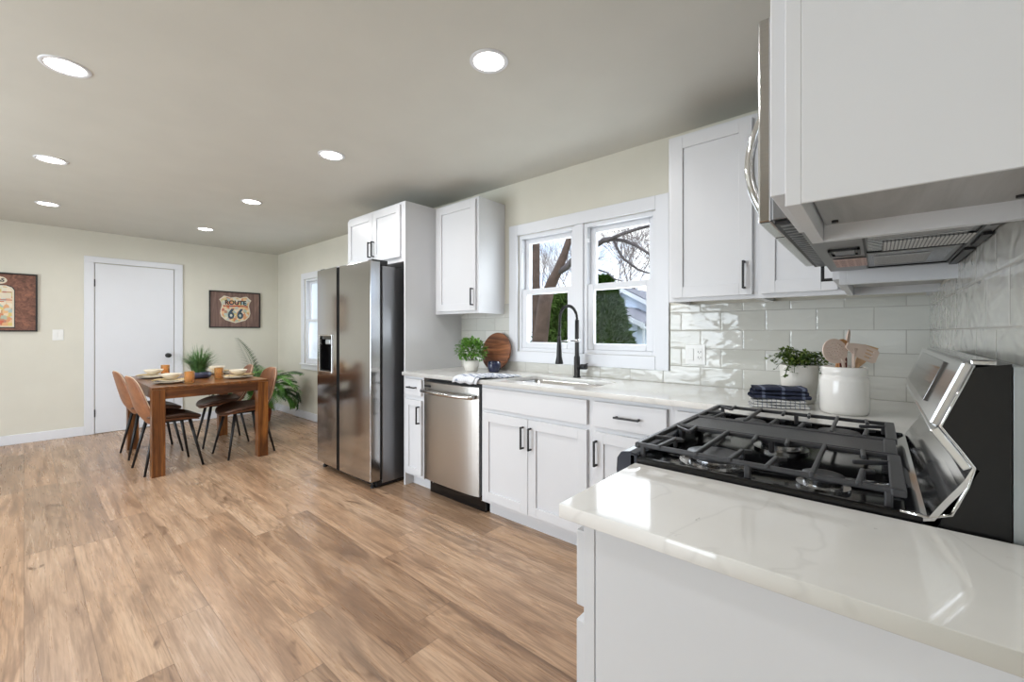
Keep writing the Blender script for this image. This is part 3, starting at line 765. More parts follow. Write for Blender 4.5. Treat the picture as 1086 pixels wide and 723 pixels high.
gl.build('lamp_frame', 'matt_black', t)
MB().box(.14, .30, -.275, -.205, zm_-.0045, zm_-.003).build('sticker', 'sticker_pink', t)
MB().box(.13, .30, -.190, -.085, zm_-.0045, zm_-.003).build('sticker', 'sticker_bars', t)
MB().box(.40, .52, -.175, -.035, zm_-.0045, zm_-.003).build('sticker', 'sticker_white', t)
MB().box(.57, .61, -.19, -.05, zm_-.0045, zm_-.003).build('sticker', 'sticker_bars', t)

# near base cabinet + far leg base cabinet
t = thing('base_cabinet', 'white base cabinet end panel in the foreground below the quartz top', 'cabinet', (XR, .968, 0), RZ); w = .305; fd = XR+.402
b = MB(); b.box(0, w-.004, -fd, -.002, .10, .886); b.box(0, w-.004, -fd+.075, -.002, 0, .10); b.box(w-.004, w, -fd, -fd+.022, 0, .886)
b.build('body', 'cabinet_white', t, bevel=.001)
MB().box(w-.004, w, -fd+.024, -.004, .002, .886).build('end_panel', 'cabinet_white', t, bevel=.001)
drawer(t, .012, w-.006, .727, .866, -fd, True); door(t, .012, w-.006, .125, .70, -fd, .04, .588)
t = thing('base_cabinet', 'white base cabinet filler behind the far side of the range', 'cabinet', (XR, 2.002, 0), RZ); w = .255
b = MB(); b.box(0, w, -fd, -.002, .10, .886); b.box(0, w, -fd+.075, -.002, 0, .10); b.build('body', 'cabinet_white', t, bevel=.001)

# ================================================================== REFRIGERATOR
t = thing('refrigerator', 'dark stainless side-by-side refrigerator with ice and water dispenser', 'refrigerator', (-3.413, 1.75, 0)); hw = .4525
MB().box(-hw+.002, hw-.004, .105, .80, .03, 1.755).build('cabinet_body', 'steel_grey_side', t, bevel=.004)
MB().box(-hw+.01, hw-.012, .085, .106, .06, 1.75).build('door_gasket', 'matt_black', t)
def curved_door(x0, x1, z0, z1, name, mat, hole=None):
    mb = MB(); n = 24; prof = []
    for i in range(n+1):
        x = x0+(x1-x0)*i/n; u = (x+hw)/(2*hw)
        prof.append((x, -.012*math.sin(PI*u)+.0))
    poly = prof + [(x1, .085), (x0, .085)]
    zs = [z0, z1]
    if not hole: mb.prism(poly, z0, z1, 'z')
    else:
        hx0, hx1, hz0, hz1 = hole
        def sub(a, b, za, zb, yb=.085, yf=None):
            pr = []
            for i in range(9):
                x = a+(b-a)*i/8; u = (x+hw)/(2*hw); pr.append((x, -.012*math.sin(PI*u) if yf is None else yf))
            mb.prism(pr+[(b, yb), (a, yb)], za, zb, 'z')
        sub(x0, hx0, z0, z1); sub(hx1, x1, z0, z1); sub(hx0, hx1, z0, hz0); sub(hx0, hx1, hz1, z1); sub(hx0, hx1, hz0, hz1, .085, .07)
        bmesh.ops.remove_doubles(mb.bm, verts=mb.bm.verts, dist=1e-5)
    return mb.build(name, mat, t, bevel=.0 if hole else .004)
HL = (-.375, -.155, .885, 1.195)
d1 = curved_door(-hw, -.068, .062, 1.785, 'door', 'steel_dark', HL)
d2 = curved_door(-.020, hw, .062, 1.785, 'door', 'steel_dark')
MB().box(-.067, -.021, .012, .084, .062, 1.783).build('centre_channel', 'matt_black', t)
dp = MB(); frame(dp, HL[0]-.012, HL[1]+.012, HL[2]-.012, HL[3]+.012, .013, -.017, .004); dsp = dp.build('dispenser', 'steel_smooth', d1, bevel=.003)
cv = MB(); cv.box(HL[0]+.001, HL[1]-.001, .062, .0695, HL[2]+.001, HL[3]-.001); cv.box(HL[0]+.001, HL[0]+.005, 0, .062, HL[2]+.001, HL[3]-.001); cv.box(HL[1]-.005, HL[1]-.001, 0, .062, HL[2]+.001, HL[3]-.001)
cv.box(HL[0]+.001, HL[1]-.001, 0, .062, HL[3]-.03, HL[3]-.001); cv.box(HL[0]+.001, HL[1]-.001, .0, .062, HL[2]+.001, HL[2]+.008); cv.build('dispenser_recess', 'black_enamel', t)
MB().box(-.31, -.22, .005, .05, HL[3]-.075, HL[3]-.031).build('dispenser_nozzle', 'galvanised', t, bevel=.008)
for x in (-hw+.03, hw-.06): MB().box(x-.02, x+.05, .02, .16, 1.756, 1.80).build('hinge_cover', 'matt_black', t, bevel=.008)
MB().box(-hw+.01, hw-.01, .06, .72, .012, .05).build('toe_grille', 'matt_black', t)
for x in (-hw+.05, hw-.05):
    for y in (.05, .68): MB().lathe([(.02, 0), (.02, .018), (.012, .02), (.012, .04), (0, .04)], 14, (x, y, 0)).build('foot', 'matt_black', t)

# ================================================================== GAS RANGE
t = thing('gas_range', 'stainless gas range with black cast iron grates and slanted control panel', 'stove', (0, 0, 0))
y0, y1 = RY0+.003, RY1-.003
MB().box(-.44, .155, y0, y1, .10, .895).build('body', 'black_panel', t)
MB().box(-.40, .15, y0+.02, y1-.02, 0, .10).build('toe_base', 'matt_black', t)
MB().box(-.472, -.442, y0+.004, y1-.004, .28, .80).build('oven_door', 'steel', t, bevel=.005)
MB().box(-.4745, -.4715, y0+.11, y1-.11, .38, .68).build('oven_window', 'black_enamel', t)
MB().box(-.470, -.442, y0+.004, y1-.004, .11, .272).build('warming_drawer', 'steel', t, bevel=.005)
hb = MB().tube([(-.515, y0+.05, .755), (-.515, y1-.05, .755)], .012, 14)
for y in (y0+.07, y1-.07): hb.tube([(-.515, y, .755), (-.47, y, .755)], .009, 10)
hb.build('oven_handle', 'steel_smooth', t, smooth=True)
# front control nose
nose = [(-.44, .81), (-.478, .82), (-.492, .85), (-.497, .885), (-.495, .915), (-.484, .932), (-.462, .936), (-.44, .93)]
MB().prism(nose, y0, y1, 'y').build('front_panel', 'nose_slate', t, bevel=.003)
for i in range(5):
    k = MB().lathe([(.0, 0), (.021, 0), (.019, .02), (.016, .024), (0, .024)], 18)
    k.xf(Matrix.Translation((-.492, y0+.09+i*(y1-y0-.18)/4, .868)) @ Matrix.Rotation(-PI/2, 4, 'Y')); k.build('knob', 'steel_smooth', t, smooth=True)
# cooktop pan: rim + sunk floor
ct = MB(); rim = .016
ct.box(-.462, -.445, y0, y1, .895, .932); ct.box(-.445, .06, y0, y0+rim, .895, .926); ct.box(-.445, .06, y1-rim, y1, .895, .926)
ct.box(-.445, .06, y0+rim, y1-rim, .895, .908)
ct.build('cooktop', 'black_enamel', t, bevel=.004)
GX0, GX1 = -.456, .036
def bar(mb, a, b, w=.011, h=.016, zt=.957):
    a = Vector((a[0], a[1], zt-h/2)); b = Vector((b[0], b[1], zt-h/2)); dd = (b-a); Ln = dd.length; ang = math.atan2(dd.y, dd.x)
    mb.box(0, Ln, -w/2, w/2, -h/2, h/2, Matrix.Translation(a) @ Matrix.Rotation(ang, 4, 'Z'))
def drop(mb, p, w=.011, z0=.927, z1=.95): mb.box(p[0]-w/2, p[0]+w/2, p[1]-w/2, p[1]+w/2, z0, z1)
def grate(ya, yb):
    g = MB(); e = .007
    bar(g, (GX0, ya+e), (GX1, ya+e), .010, .011); bar(g, (GX0, yb-e), (GX1, yb-e), .010, .011)
    bar(g, (GX0+e, ya), (GX0+e, yb), .013, .013); bar(g, (GX1-e, ya), (GX1-e, yb), .022, .014)
    ym = (ya+yb)/2; xm = (GX0+GX1)/2
    for x in (xm-.1, xm+.115): bar(g, (x, ya), (x, yb), .009, .011, .960)
    for x, l in ((xm-.185, .10), (xm-.03, .10), (xm+.04, .085), (xm+.185, .10)):
        bar(g, (x, ya), (x+.004, ya+l), .009, .010, .960); bar(g, (x, yb), (x+.004, yb-l*.7), .009, .010, .960); bar(g, (x+.004, ya+l), (x+.022, ya+l+.012), .009, .009, .957)
        drop(g, (x+.004, ya+l), .009, .935, .955)
    bar(g, (GX0, ya+.10), (xm-.17, ym-.02), .009, .010); bar(g, (GX0+.005, yb-.01), (GX0+.06, yb-.06), .008, .009); bar(g, (GX1, yb-.06), (GX1-.075, ym+.03), .009, .010)
    for x in (GX0+.02, GX0+.25, GX1-.02):
        for y in (ya+.006, yb-.006): drop(g, (x, y), .012, .918 if y in (ya+.006, yb-.006) else .92)
    return g.build('grate', 'iron', t, bevel=.003)
grate(.992, 1.272); grate(1.448, 1.716)
gr = MB(); bar(gr, (GX0, 1.281), (GX1, 1.281), .012, .014); bar(gr, (GX0, 1.440), (GX1, 1.440), .012, .014); bar(gr, (GX0+.007, 1.276), (GX0+.007, 1.445), .016, .02); bar(gr, (GX1-.012, 1.276), (GX1-.012, 1.445), .024, .02)
for x in (GX0+.02, GX1-.02):
    for y in (1.281, 1.44): drop(gr, (x, y), .012, .908)
gr.build('grate', 'iron', t, bevel=.003)
gd = MB(); gd.box(GX0+.02, GX1-.022, 1.290, 1.432, .944, .954); gd.build('griddle_plate', 'iron', t, bevel=.003)
for ya_, yb_ in ((1.10, -.30), (1.585, -.32)):
    MB().tube([(-.43, ya_+.02, .917), (yb_+.02, ya_, .917), (-.085, ya_+.03, .917), (.04, ya_+.05, .917)], .007, 10).build('burner_tube', 'steel_smooth', t, smooth=True)
for bx, by, br in ((-.30, 1.105, .062), (-.085, 1.09, .036), (-.32, 1.585, .045), (-.085, 1.585, .05), (-.20, 1.36, .05)):
    b_ = MB().lathe([(br*1.3, .908), (br*1.3, .914), (br*.95, .914), (br*.92, .926), (0, .926)], 28, (bx, by, 0)); bo = b_.build('burner', 'steel_smooth', t, smooth=False)
    c_ = MB().lathe([(br, .926), (br*1.02, .93), (br, .935), (br*.6, .937), (0, .937)], 28, (bx, by, 0)); c_.build('burner_cap', 'iron', bo, smooth=True)
# backguard
prof = [(.155, .896), (.155, 1.186), (.112, 1.179), (.074, 1.078), (.112, 1.018), (.094, .95), (.075, .928), (.065, .896)]
MB().prism([(x+.006 if x < .15 else x, z-.004 if z > 1.1 else z) for x, z in prof], y0+.001, y1-.001, 'y').build('backguard', 'black_panel', t)
def plate(p, q, th, ya, yb, name, mat, bv=.002):
    p = Vector((p[0], 0, p[1])); q = Vector((q[0], 0, q[1])); dd = (q-p).normalized(); nn = Vector((-dd.z, 0, dd.x))
    mb = MB().prism([(p.x, p.z), (q.x, q.z), ((q+nn*th).x, (q+nn*th).z), ((p+nn*th).x, (p+nn*th).z)], ya, yb, 'y')
    return mb.build(name, mat, t, bevel=bv)
cp = plate((.076, 1.076), (.115, 1.180), .012, y0, y1, 'control_panel', 'steel_smooth', .003)
plate((.081, 1.094), (.1095, 1.170), .0145, 1.14, 1.62, 'display', 'screen_glass', .001)
MB().box(.112, .140, y0, y1, 1.179, 1.187).build('top_trim', 'steel_smooth', t, bevel=.002)
plate((.114, 1.016), (.076, 1.076), .012, y0, y1, 'splash_plate', 'chrome', .002)
fl = []
for i in range(9):
    a = i/8; fl.append((.114-.05*a-.004*math.sin(PI*a), 1.016-.093*a**.75))
fl2 = fl + [(.04, .915)] ; low = [(x+.008, z-.002) for x, z in reversed(fl2)]
MB().prism(fl2+low, y0+.001, y1-.001, 'y').build('curved_flange', 'chrome', t, smooth=False)
edge = MB().tube([(.03, y0+.004, .925), (.065, y0+.004, .923), (.092, y0+.004, .935), (.110, y0+.004, .985), (.117, y0+.004, 1.016), (.10, y0+.004, 1.045), (.079, y0+.004, 1.077), (.116, y0+.004, 1.178)], .0035, 8); edge.build('edge_trim', 'chrome', t, smooth=True)
MB().box(.1565, .172, y0+.004, y1-.004, .90, 1.178).build('rear_panel', 'galvanised', t, bevel=.001)

# ================================================================== THINGS ON THE COUNTER
def leafball(mb, c, r, n, L, W, zs=1., seed=1, droop=0.):
    rd = random.Random(seed)
    for i in range(n):
        a = rd.uniform(0, 2*PI); z = rd.uniform(-.75, 1); q = math.sqrt(1-z*z); rr = r*rd.uniform(.45, 1.0)
        d_ = Vector((q*math.cos(a), q*math.sin(a), z)); p = Vector(c)+Vector((d_.x*rr, d_.y*rr, d_.z*rr*zs))
        dd = d_+Vector((rd.uniform(-.7, .7), rd.uniform(-.7, .7), rd.uniform(-.5, .7)-droop))
        mb.leaf(p, dd, (rd.uniform(-.4, .4), rd.uniform(-.4, .4), 1), L*rd.uniform(.7, 1.2), W*rd.uniform(.7, 1.1), .25)
# boxwood
t = thing('potted_boxwood', 'small leafy green boxwood in a speckled white pot by the round board', 'potted plant', (-2.46, 2.345, CT))
MB().lathe([(0, 0), (.042, 0), (.05, .01), (.062, .05), (.062, .085), (.055, .092), (.05, .09), (.05, .075), (0, .075)], 32).build('pot', 'ceramic_matte', t, smooth=True)
f = MB(); leafball(f, (0, 0, .17), .122, 950, .030, .019, .78, 3); f.build('foliage', 'leaf_box', t)
s_ = MB(); rd = random.Random(5)
for i in range(26):
    a = rd.uniform(0, 2*PI); r = rd.uniform(.02, .09); s_.tube([(0, 0, .07), (r*.5*math.cos(a), r*.5*math.sin(a), .12), (r*math.cos(a), r*math.sin(a), rd.uniform(.14, .22))], .0016, 4)
s_.build('stems', 'leaf_trail', t)
# navy cup
o = MB().lathe([(0, 0), (.036, 0), (.043, .006), (.051, .03), (.052, .06), (.047, .086), (.044, .087), (.043, .082), (.047, .055), (.040, .012), (0, .010)], 32).build('cup', 'navy_glaze', smooth=True)
o.location = (-2.265, 2.405, CT); tag(o, 'dark navy ceramic cup in front of the round wooden board', 'cup')
# round board
t = thing('cutting_board', 'round dark wooden cutting board leaning on the tile by the window', 'cutting board', (-2.375, 2.515, CT+.004))
bb = outline([circ(0, .155, .155, 64)], -.010, .010, .003)
bb.xf(Matrix.Rotation(math.radians(79), 4, 'X')); bb.build('board', 'board_wood', t, smooth=False)
# draped towel
t = thing('dish_towel', 'blue and white striped dish towel lying over the counter edge above the dishwasher', 'towel', (0, 0, 0))
def tw(u, v):
    # u across (x), v from back to front and over the edge
    x = -2.13+.24*u; s2 = v*.31; ye = D-.652
    x0 = x-.17*(1-v)*0
    y = 2.235-s2; z = CT+.010+.0035*math.sin(u*17+v*5)+.003*math.sin(v*11)
    if y < ye:
        z -= (ye-y)*1.0+.002; y = ye-.010-.002*math.sin(u*9)
    return (x-.13*v+.02, y+.03*u*(1-v), z)
MB().grid(tw, 40, 40).build('cloth', 'towel_blue', t, smooth=True, solid=.007)
def tw2(u, v):
    x, y, z = tw(.05+.8*u, .35+.62*v); 
    return (x+.01, y-(.009 if z < CT else 0), z+(.009 if z >= CT else 0))
MB().grid(tw2, 30, 24).build('folded_layer', 'towel_blue', t, smooth=True, solid=.006)

# canister with utensils
CC = Vector((-.097, 2.098, CT))
t = thing('utensil_crock', 'white ceramic crock holding wooden utensils beside the range', 'crock', CC)
MB().lathe([(0, 0), (.071, 0), (.076, .005), (.0785, .018), (.0785, .128), (.076, .140), (.071, .146), (.070, .150), (.0725, .154), (.0725, .178), (.070, .182), (.067, .18), (.067, .14), (.072, .12), (.072, .012), (0, .010)], 48).build('crock_body', 'ceramic_white', t, smooth=True)
rdir = Vector((math.cos(YAW), math.sin(YAW), 0)); fdir = Vector((-math.sin(YAW), math.cos(YAW), 0))
def utensil(name, label, head_polys, headmat, base, neck, rot, yaw=0., thick=.005, hr=.0055):
    """base / neck: (right, away, up) in the crock; rot: lean of the head in its own plane (deg, clockwise seen from the room)"""
    B = CC + rdir*base[0]+fdir*base[1]+Vector((0, 0, base[2])); T = CC + rdir*neck[0]+fdir*neck[1]+Vector((0, 0, neck[2]))
    t = thing(name, label, 'utensil', B)
    rt = math.radians(rot); R = Matrix.Rotation(yaw, 3, Vector((0, 0, 1)))
    X_ = R @ rdir; F_ = R @ fdir; Z_ = Vector((0, 0, 1))
    ex = X_*math.cos(rt)-Z_*math.sin(rt); ey = X_*math.sin(rt)+Z_*math.cos(rt); en = ex.cross(ey)
    m = Matrix(((ex.x, ey.x, en.x, (T-B).x), (ex.y, ey.y, en.y, (T-B).y), (ex.z, ey.z, en.z, (T-B).z), (0, 0, 0, 1)))
    hd = outline(head_polys, -thick/2, thick/2, .001); hd.xf(m); hd.build('head', headmat, t, smooth=False)
    MB().tube([(0, 0, 0), (T-B)*.5, (T-B), (T-B)+ey*.012], [hr, hr, hr, hr*.8], 10).build('handle', headmat, t, smooth=True)
    return t
hol = []
for ring, n_h in ((0, 1), (.011, 6), (.021, 12), (.031, 18)):
    for k in range(n_h): a = 2*PI*k/n_h+ring*30; hol.append(circ(ring*math.cos(a), .05+ring*math.sin(a), .0021, 8))
def head_out(w, h, neck=.008, n=14):
    P = []
    for k in range(n+1):
        a = -PI/2+PI*k/n; P.append((w*math.cos(a), h/2+h/2*math.sin(a)))
    return [(neck, -.01)] + [p for p in P if p[0] > neck*.9] + [(0, h)] + [(-p[0], p[1]) for p in P[::-1] if p[0] > neck*.9] + [(-neck, -.01)]
utensil('skimmer', 'round pink-beige skimmer with many small holes in the white crock', [head_out(.045, .098)]+hol, 'nylon_pink', (.01, -.025, .02), (-.040, -.045, .205), -38, 0)
utensil('slotted_turner', 'pink-beige slotted turner leaning right over the front of the crock', [[(-.010, -.03), (-.02, .0), (-.027, .03), (-.027, .085), (-.02, .095), (.02, .095), (.027, .085), (.027, .03), (.02, 0), (.010, -.03)]] + [rrect(x-.0025, x+.0025, .045, .075, .002, 3) for x in (-.013, 0, .013)], 'nylon_pink', (.0, -.045, .02), (-.012, -.062, .255), 112, 0)
utensil('slotted_spoon', 'tan wooden slotted spoon at the middle of the crock', [head_out(.026, .065)]+[rrect(x-.0025, x+.0025, .025, .05, .002, 3) for x in (-.009, 0, .009)], 'wood_tan', (.0, .015, .02), (-.004, .015, .225), 12, 0)
utensil('wooden_spoon', 'pale narrow spoon standing upright and highest in the crock', [head_out(.010, .085)], 'nylon_pink', (.012, .045, .02), (.045, .045, .245), 14, .4)
utensil('wooden_spatula', 'flat pale wooden spatula leaning right in the crock', [[(-.008, -.01), (-.018, .03), (-.024, .085), (.030, .105), (.020, .03), (.008, -.01)]], 'wood_beige', (.025, -.005, .02), (.045, -.005, .185), 36, 0)
utensil('wooden_ladle', 'tan wooden ladle at the back of the crock', [head_out(.020, .05)], 'wood_tan', (-.03, .035, .02), (.008, .035, .225), 28, 0)
utensil('red_scraper', 'dark red scraper low in the crock between the beige tools', [rrect(-.014, .014, 0, .045, .008, 3)], 'dark_red', (-.015, -.012, .02), (-.012, -.012, .175), 0, 0)

# white pot with trailing plant
t = thing('trailing_plant', 'trailing small-leaf green plant in a white pot behind the folded towels', 'potted plant', (-.265, 2.285, CT))
MB().lathe([(0, 0), (.056, 0), (.062, .008), (.071, .10), (.075, .165), (.072, .17), (.068, .165), (.064, .15), (0, .15)], 36).build('pot', 'ceramic_matte', t, smooth=True)
f = MB(); rd = random.Random(11)
st = MB()
for i in range(64):
    a = rd.uniform(0, 2*PI); R1 = rd.uniform(.04, .135); drop_ = rd.uniform(.0, .07) if R1 > .08 else 0; top = rd.uniform(.20, .262)
    pts = [Vector((0.02*math.cos(a), .02*math.sin(a), .15)), Vector((R1*.5*math.cos(a), R1*.5*math.sin(a), top)), Vector((R1*math.cos(a+.15), R1*math.sin(a+.15), top-.02-drop_))]
    pp = []
    for k in range(7):
        u = k/6; p = pts[0]*(1-u)**2+pts[1]*2*u*(1-u)+pts[2]*u*u; pp.append(p)
        for _ in range(3 if k > 1 else 0):
            dv = Vector((rd.uniform(-1, 1), rd.uniform(-1, 1), rd.uniform(-.6, .6)))
            f.leaf(p, dv, (0, 0, 1), rd.uniform(.014, .023), rd.uniform(.010, .016), .2)
    st.tube(pp, .0011, 4)
f.build('foliage', 'leaf_trail', t); st.build('stems', 'leaf_palm_dark', t)

# folded towels
def folded(name, label, mat, cx, cy, z, wx, wy, th, layers, rz):
    t = thing(name, label, 'towel', (cx, cy, z), rz)
    for k in range(layers):
        zz = th*(k+.5)/layers; m = MB(); hh = th/layers*.46; wxx = wx*(1-.04*k); wyy = wy*(1-.05*(k % 2))
        def fn(u, v, zz=zz, hh=hh, wxx=wxx, wyy=wyy, k=k):
            a = 2*PI*u; cs_, sn = math.cos(a), math.sin(a)
            y = (abs(cs_)**.35)*math.copysign(1, cs_)*wyy/2; zq = zz+(abs(sn)**.8)*math.copysign(1, sn)*hh
            x = (v-.5)*wxx+.004*math.sin(6*u+k)
            zq += .0025*math.sin(9*v+k*2)*(1 if sn > 0 else .2)
            return (x, y, max(zq, .0005))
        m.grid(fn, 36, 14); bmesh.ops.remove_doubles(m.bm, verts=m.bm.verts, dist=1e-5); bmesh.ops.holes_fill(m.bm, edges=m.bm.edges, sides=40)
        m.build('fold', mat, t, smooth=True)
    return t
folded('folded_towel', 'white kitchen towel with thin dark stripes, bottom of the folded pair', 'towel_ticking', -.318, 2.085, CT, .20, .115, .037, 3, .35)
folded('folded_towel', 'navy blue striped kitchen towel folded on top of the white one', 'towel_navy', -.316, 2.088, CT+.0375, .205, .12, .05, 3, .38)

# ================================================================== DINING
TZ = .76
t = thing('dining_table', 'brown wooden dining table with thick square legs set for a meal', 'table', (-5.285, 1.147, 0)); tx, ty = .685, .447
MB().box(-tx, tx, -ty, ty, TZ-.022, TZ).build('tabletop', 'table_wood_x', t, bevel=.003)
for y in (-ty+.012, ty-.037): MB().box(-tx+.09, tx-.09, y, y+.025, TZ-.105, TZ-.022).build('apron', 'table_wood_x', t, bevel=.002)
for x in (-tx+.012, tx-.037): MB().box(x, x+.025, -ty+.09, ty-.09, TZ-.105, TZ-.022).build('apron', 'table_wood_y', t, bevel=.002)
for x in (-tx, tx-.09):
    for y in (-ty, ty-.09): MB().box(x, x+.09, y, y+.09, 0, TZ-.0225).build('leg', 'table_wood_z', t, bevel=.003)

def make_chair(label):
    t = thing('dining_chair', label, 'chair', (0, 0, 0), 0, 'brown leather chairs at the dining table')
    def seatf(u, v):   # u across, v front->rear ; front = +y
        y = .245-.42*v; wv = .19+.035*math.sin(PI*min(1, v*1.1))-.02*(1-v)**4*2
        if v > .8: wv -= .03*(v-.8)/.2
        x = (2*u-1)*wv; e = abs(2*u-1)
        z = .462-.028*(1-v)**3+.042*e**2.5*(.35+.65*math.sin(PI*min(1, v)))-.006*math.sin(PI*v)+.035*max(0, v-.75)/.25*.6
        y -= .035*e**2*(1 if v < .3 else 0)*(1-v/.3 if v < .3 else 0)
        return (x, y, z)
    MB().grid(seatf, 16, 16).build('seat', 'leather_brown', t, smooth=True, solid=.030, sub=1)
    def backf(u, v):   # v bottom->top
        z = .415+.435*v; wv = (.212-.05*v**1.6)*(1-.30*math.exp(-v/.10))
        x = (2*u-1)*wv*(1-.10*v**10); e = abs(2*u-1)
        y = -.165-.115*v**.8+.02*math.cos(PI*v)*0 - .03*math.exp(-((v-.0)/.18)**2)*-1.2 + .055*e**2.2*(1-.35*v)
        z -= .045*e**4*(v**4); z += .03*e**3*(1-v)**6
        return (x, y, z)
    MB().grid(backf, 16, 18).build('backrest', 'leather_tan', t, smooth=True, solid=.026, sub=1)
    ed = []
    for k in range(0, 41):
        q = k/40
        if q < .4: u, v = 0., q/.4
        elif q < .6: u, v = (q-.4)/.2, 1.
        else: u, v = 1., 1-(q-.6)/.4
        p = Vector(backf(u, v)); ed.append(p)
    MB().tube(ed, .0035, 6).build('piping', 'piping_cream', t, smooth=True)
    un = MB(); un.grid(lambda u, v: tuple(Vector(seatf(.06+.88*u, .05+.88*v))-Vector((0, 0, .024))), 10, 10); un.build('seat_shell', 'leather_tan', t, smooth=True, solid=.010)
    for sx in (-1, 1):
        MB().tube([(sx*.125, .13, .44), (sx*.20, .215, .0)], [.015, .009], 12).build('leg', 'matt_black', t, smooth=True)
        MB().tube([(sx*.125, -.12, .44), (sx*.20, -.205, .0)], [.015, .009], 12).build('leg', 'matt_black', t, smooth=True)
    MB().box(-.13, .13, -.13, .14, .422, .436).build('seat_frame', 'matt_black', t)
    return t
ch = make_chair('brown leather dining chair nearest the camera on the door side of the table')
ch.location = (-4.91, .857, 0); ch.rotation_euler = (0, 0, math.radians(4))
for x, y, r, lb in [(-5.62, .850, 2, 'brown leather dining chair on the door side, farther from the camera, leftmost in view'),
                    (-4.90, 1.475, 184, 'brown leather dining chair nearest the refrigerator, rightmost at the table'),
                    (-5.54, 1.455, 176, 'brown leather dining chair at the far side, half hidden behind the table, by the palm')]:
    c2 = copy_tree(ch); c2.location = (x, y, 0); c2.rotation_euler = (0, 0, math.radians(r)); c2['label'] = lb

def tablething(name, lb, cat, mb, mat, x, y, z, group=None, **k):
    o = mb.build(name, mat, **k); o.location = (x, y, z); tag(o, lb, cat, group); return o
places = [(-4.93, .885, 'near end of the table on the door side'), (-5.60, .865, 'far end of the table on the door side'),
          (-4.94, 1.43, 'near end of the table, refrigerator side'), (-5.60, 1.41, 'far end of the table, palm side')]
pl = bw = npk = None
for i, (x, y, w_) in enumerate(places):
    def mkplate(): return MB().lathe([(0, 0), (.07, 0), (.085, .004), (.128, .016), (.131, .018), (.128, .020), (.084, .009), (0, .008)], 40)
    def mkbowl(): return MB().lathe([(0, 0), (.035, 0), (.04, .004), (.068, .026), (.08, .048), (.078, .049), (.064, .028), (.036, .009), (0, .008)], 40)
    if pl is None:
        pl = p = tablething('plate', '', 'plate', mkplate(), 'stoneware', x, y, TZ, 'cream plates on the dining table', smooth=True)
        def nap(u, v): return ((u-.5)*.25, (v-.5)*.09*(1+.6*abs(2*u-1)), .003+.004*math.sin(u*9)+.006*math.sin(v*13+u*4)*abs(2*u-1))
        npk = q = tablething('napkin', '', 'napkin', MB().grid(nap, 24, 14), 'napkin_straw', x, y, TZ+.0275, 'straw napkins under the bowls', smooth=True, solid=.003)
        bw = b_ = tablething('bowl', '', 'bowl', mkbowl(), 'stoneware', x, y, TZ+.0365, 'cream bowls on the dining table', smooth=True)
    else:
        p = pl.copy(); q = npk.copy(); b_ = bw.copy()
        for o_ in (p, q, b_): COL.objects.link(o_)
        p.location = (x, y, TZ); q.location = (x, y, TZ+.0275); b_.location = (x, y, TZ+.0365)
    q.rotation_euler = (0, 0, 1.2 if i < 2 else -1.2)
    p['label'] = 'cream stoneware plate at the '+w_; q['label'] = 'folded straw-coloured napkin at the '+w_; b_['label'] = 'cream stoneware bowl at the '+w_
tb = None
for x, y, lb in [(-4.79, .995, 'amber glass tumbler at the near end of the table, front left'), (-5.93, 1.015, 'amber glass tumbler at the far end of the table toward the door'),
                 (-5.05, 1.29, 'amber glass tumbler right of the grass centrepiece')]:
    if tb is None:
        tb = o_ = tablething('tumbler', lb, 'glass', MB().lathe([(0, 0), (.035, 0), (.038, .004), (.0385, .105), (.036, .106), (.0345, .010), (0, .009)], 32), 'amber_glass', x, y, TZ, 'amber tumblers on the dining table', smooth=True)
    else:
        o_ = tb.copy(); COL.objects.link(o_); o_.location = (x, y, TZ); o_['label'] = lb
t = thing('potted_grass', 'green grass centrepiece in a slate blue bowl on the dining table', 'potted plant', (-5.22, 1.165, TZ))
MB().lathe([(0, 0), (.07, 0), (.095, .012), (.106, .035), (.10, .058), (.09, .064), (.085, .06), (.088, .05), (0, .048)], 36).build('bowl', 'slate_bowl', t, smooth=True)
g = MB(); rd = random.Random(21)
for i in range(330):
    a = rd.uniform(0, 2*PI); r0 = rd.uniform(0, .06); sp_ = rd.uniform(.0, 1)**.8; Lg = rd.uniform(.20, .33); out = sp_*.26
    px_, py_ = r0*math.cos(a), r0*math.sin(a); pts = []
    for k in range(6):
        u = k/5; pts.append((px_+out*u**1.5*math.cos(a), py_+out*u**1.5*math.sin(a), .05+Lg*u*(1-.30*sp_*u)-sp_*.07*u**3))
    g.strap(pts, [.005, .006, .0055, .005, .0035, .0008], (-math.sin(a), math.cos(a), 0))
g.build('blades', 'leaf_grass', t)

# palm in corner
t = thing('potted_palm', 'green palm in a terracotta pot in the room corner behind the table', 'potted plant', (-6.38, 2.13, 0))
MB().lathe([(0, 0), (.09, 0), (.10, .01), (.125, .20), (.135, .21), (.135, .235), (.12, .235), (.115, .21), (0, .205)], 32).build('pot', 'terracotta', t, smooth=True)
MB().lathe([(0, .21), (.113, .206)], 24, cap0=False).build('potting_soil', 'soil', t)
rd = random.Random(4)
fr_ = [(205, 1.02, 82, .50, 1), (180, .72, 78, .8, 0), (230, .8, 70, 1.1, 0), (260, .7, 66, 1.3, 0), (290, .75, 60, 1.5, 0), (150, .6, 76, .9, 1)]
for k in range(24):
    fr_.append((-80+k*6.5+rd.uniform(-4, 4), rd.uniform(.6, .98), rd.uniform(58, 86), rd.uniform(.9, 2.4), 1 if rd.random() < .25 else 0))
for k in range(8):
    fr_.append((-40+k*12+rd.uniform(-4, 4), rd.uniform(.62, .8), rd.uniform(78, 88), rd.uniform(.9, 1.6), 0))
for k in range(5):
    fr_.append((170+k*16, rd.uniform(.6, .8), rd.uniform(74, 86), rd.uniform(.7, 1.1), 0))
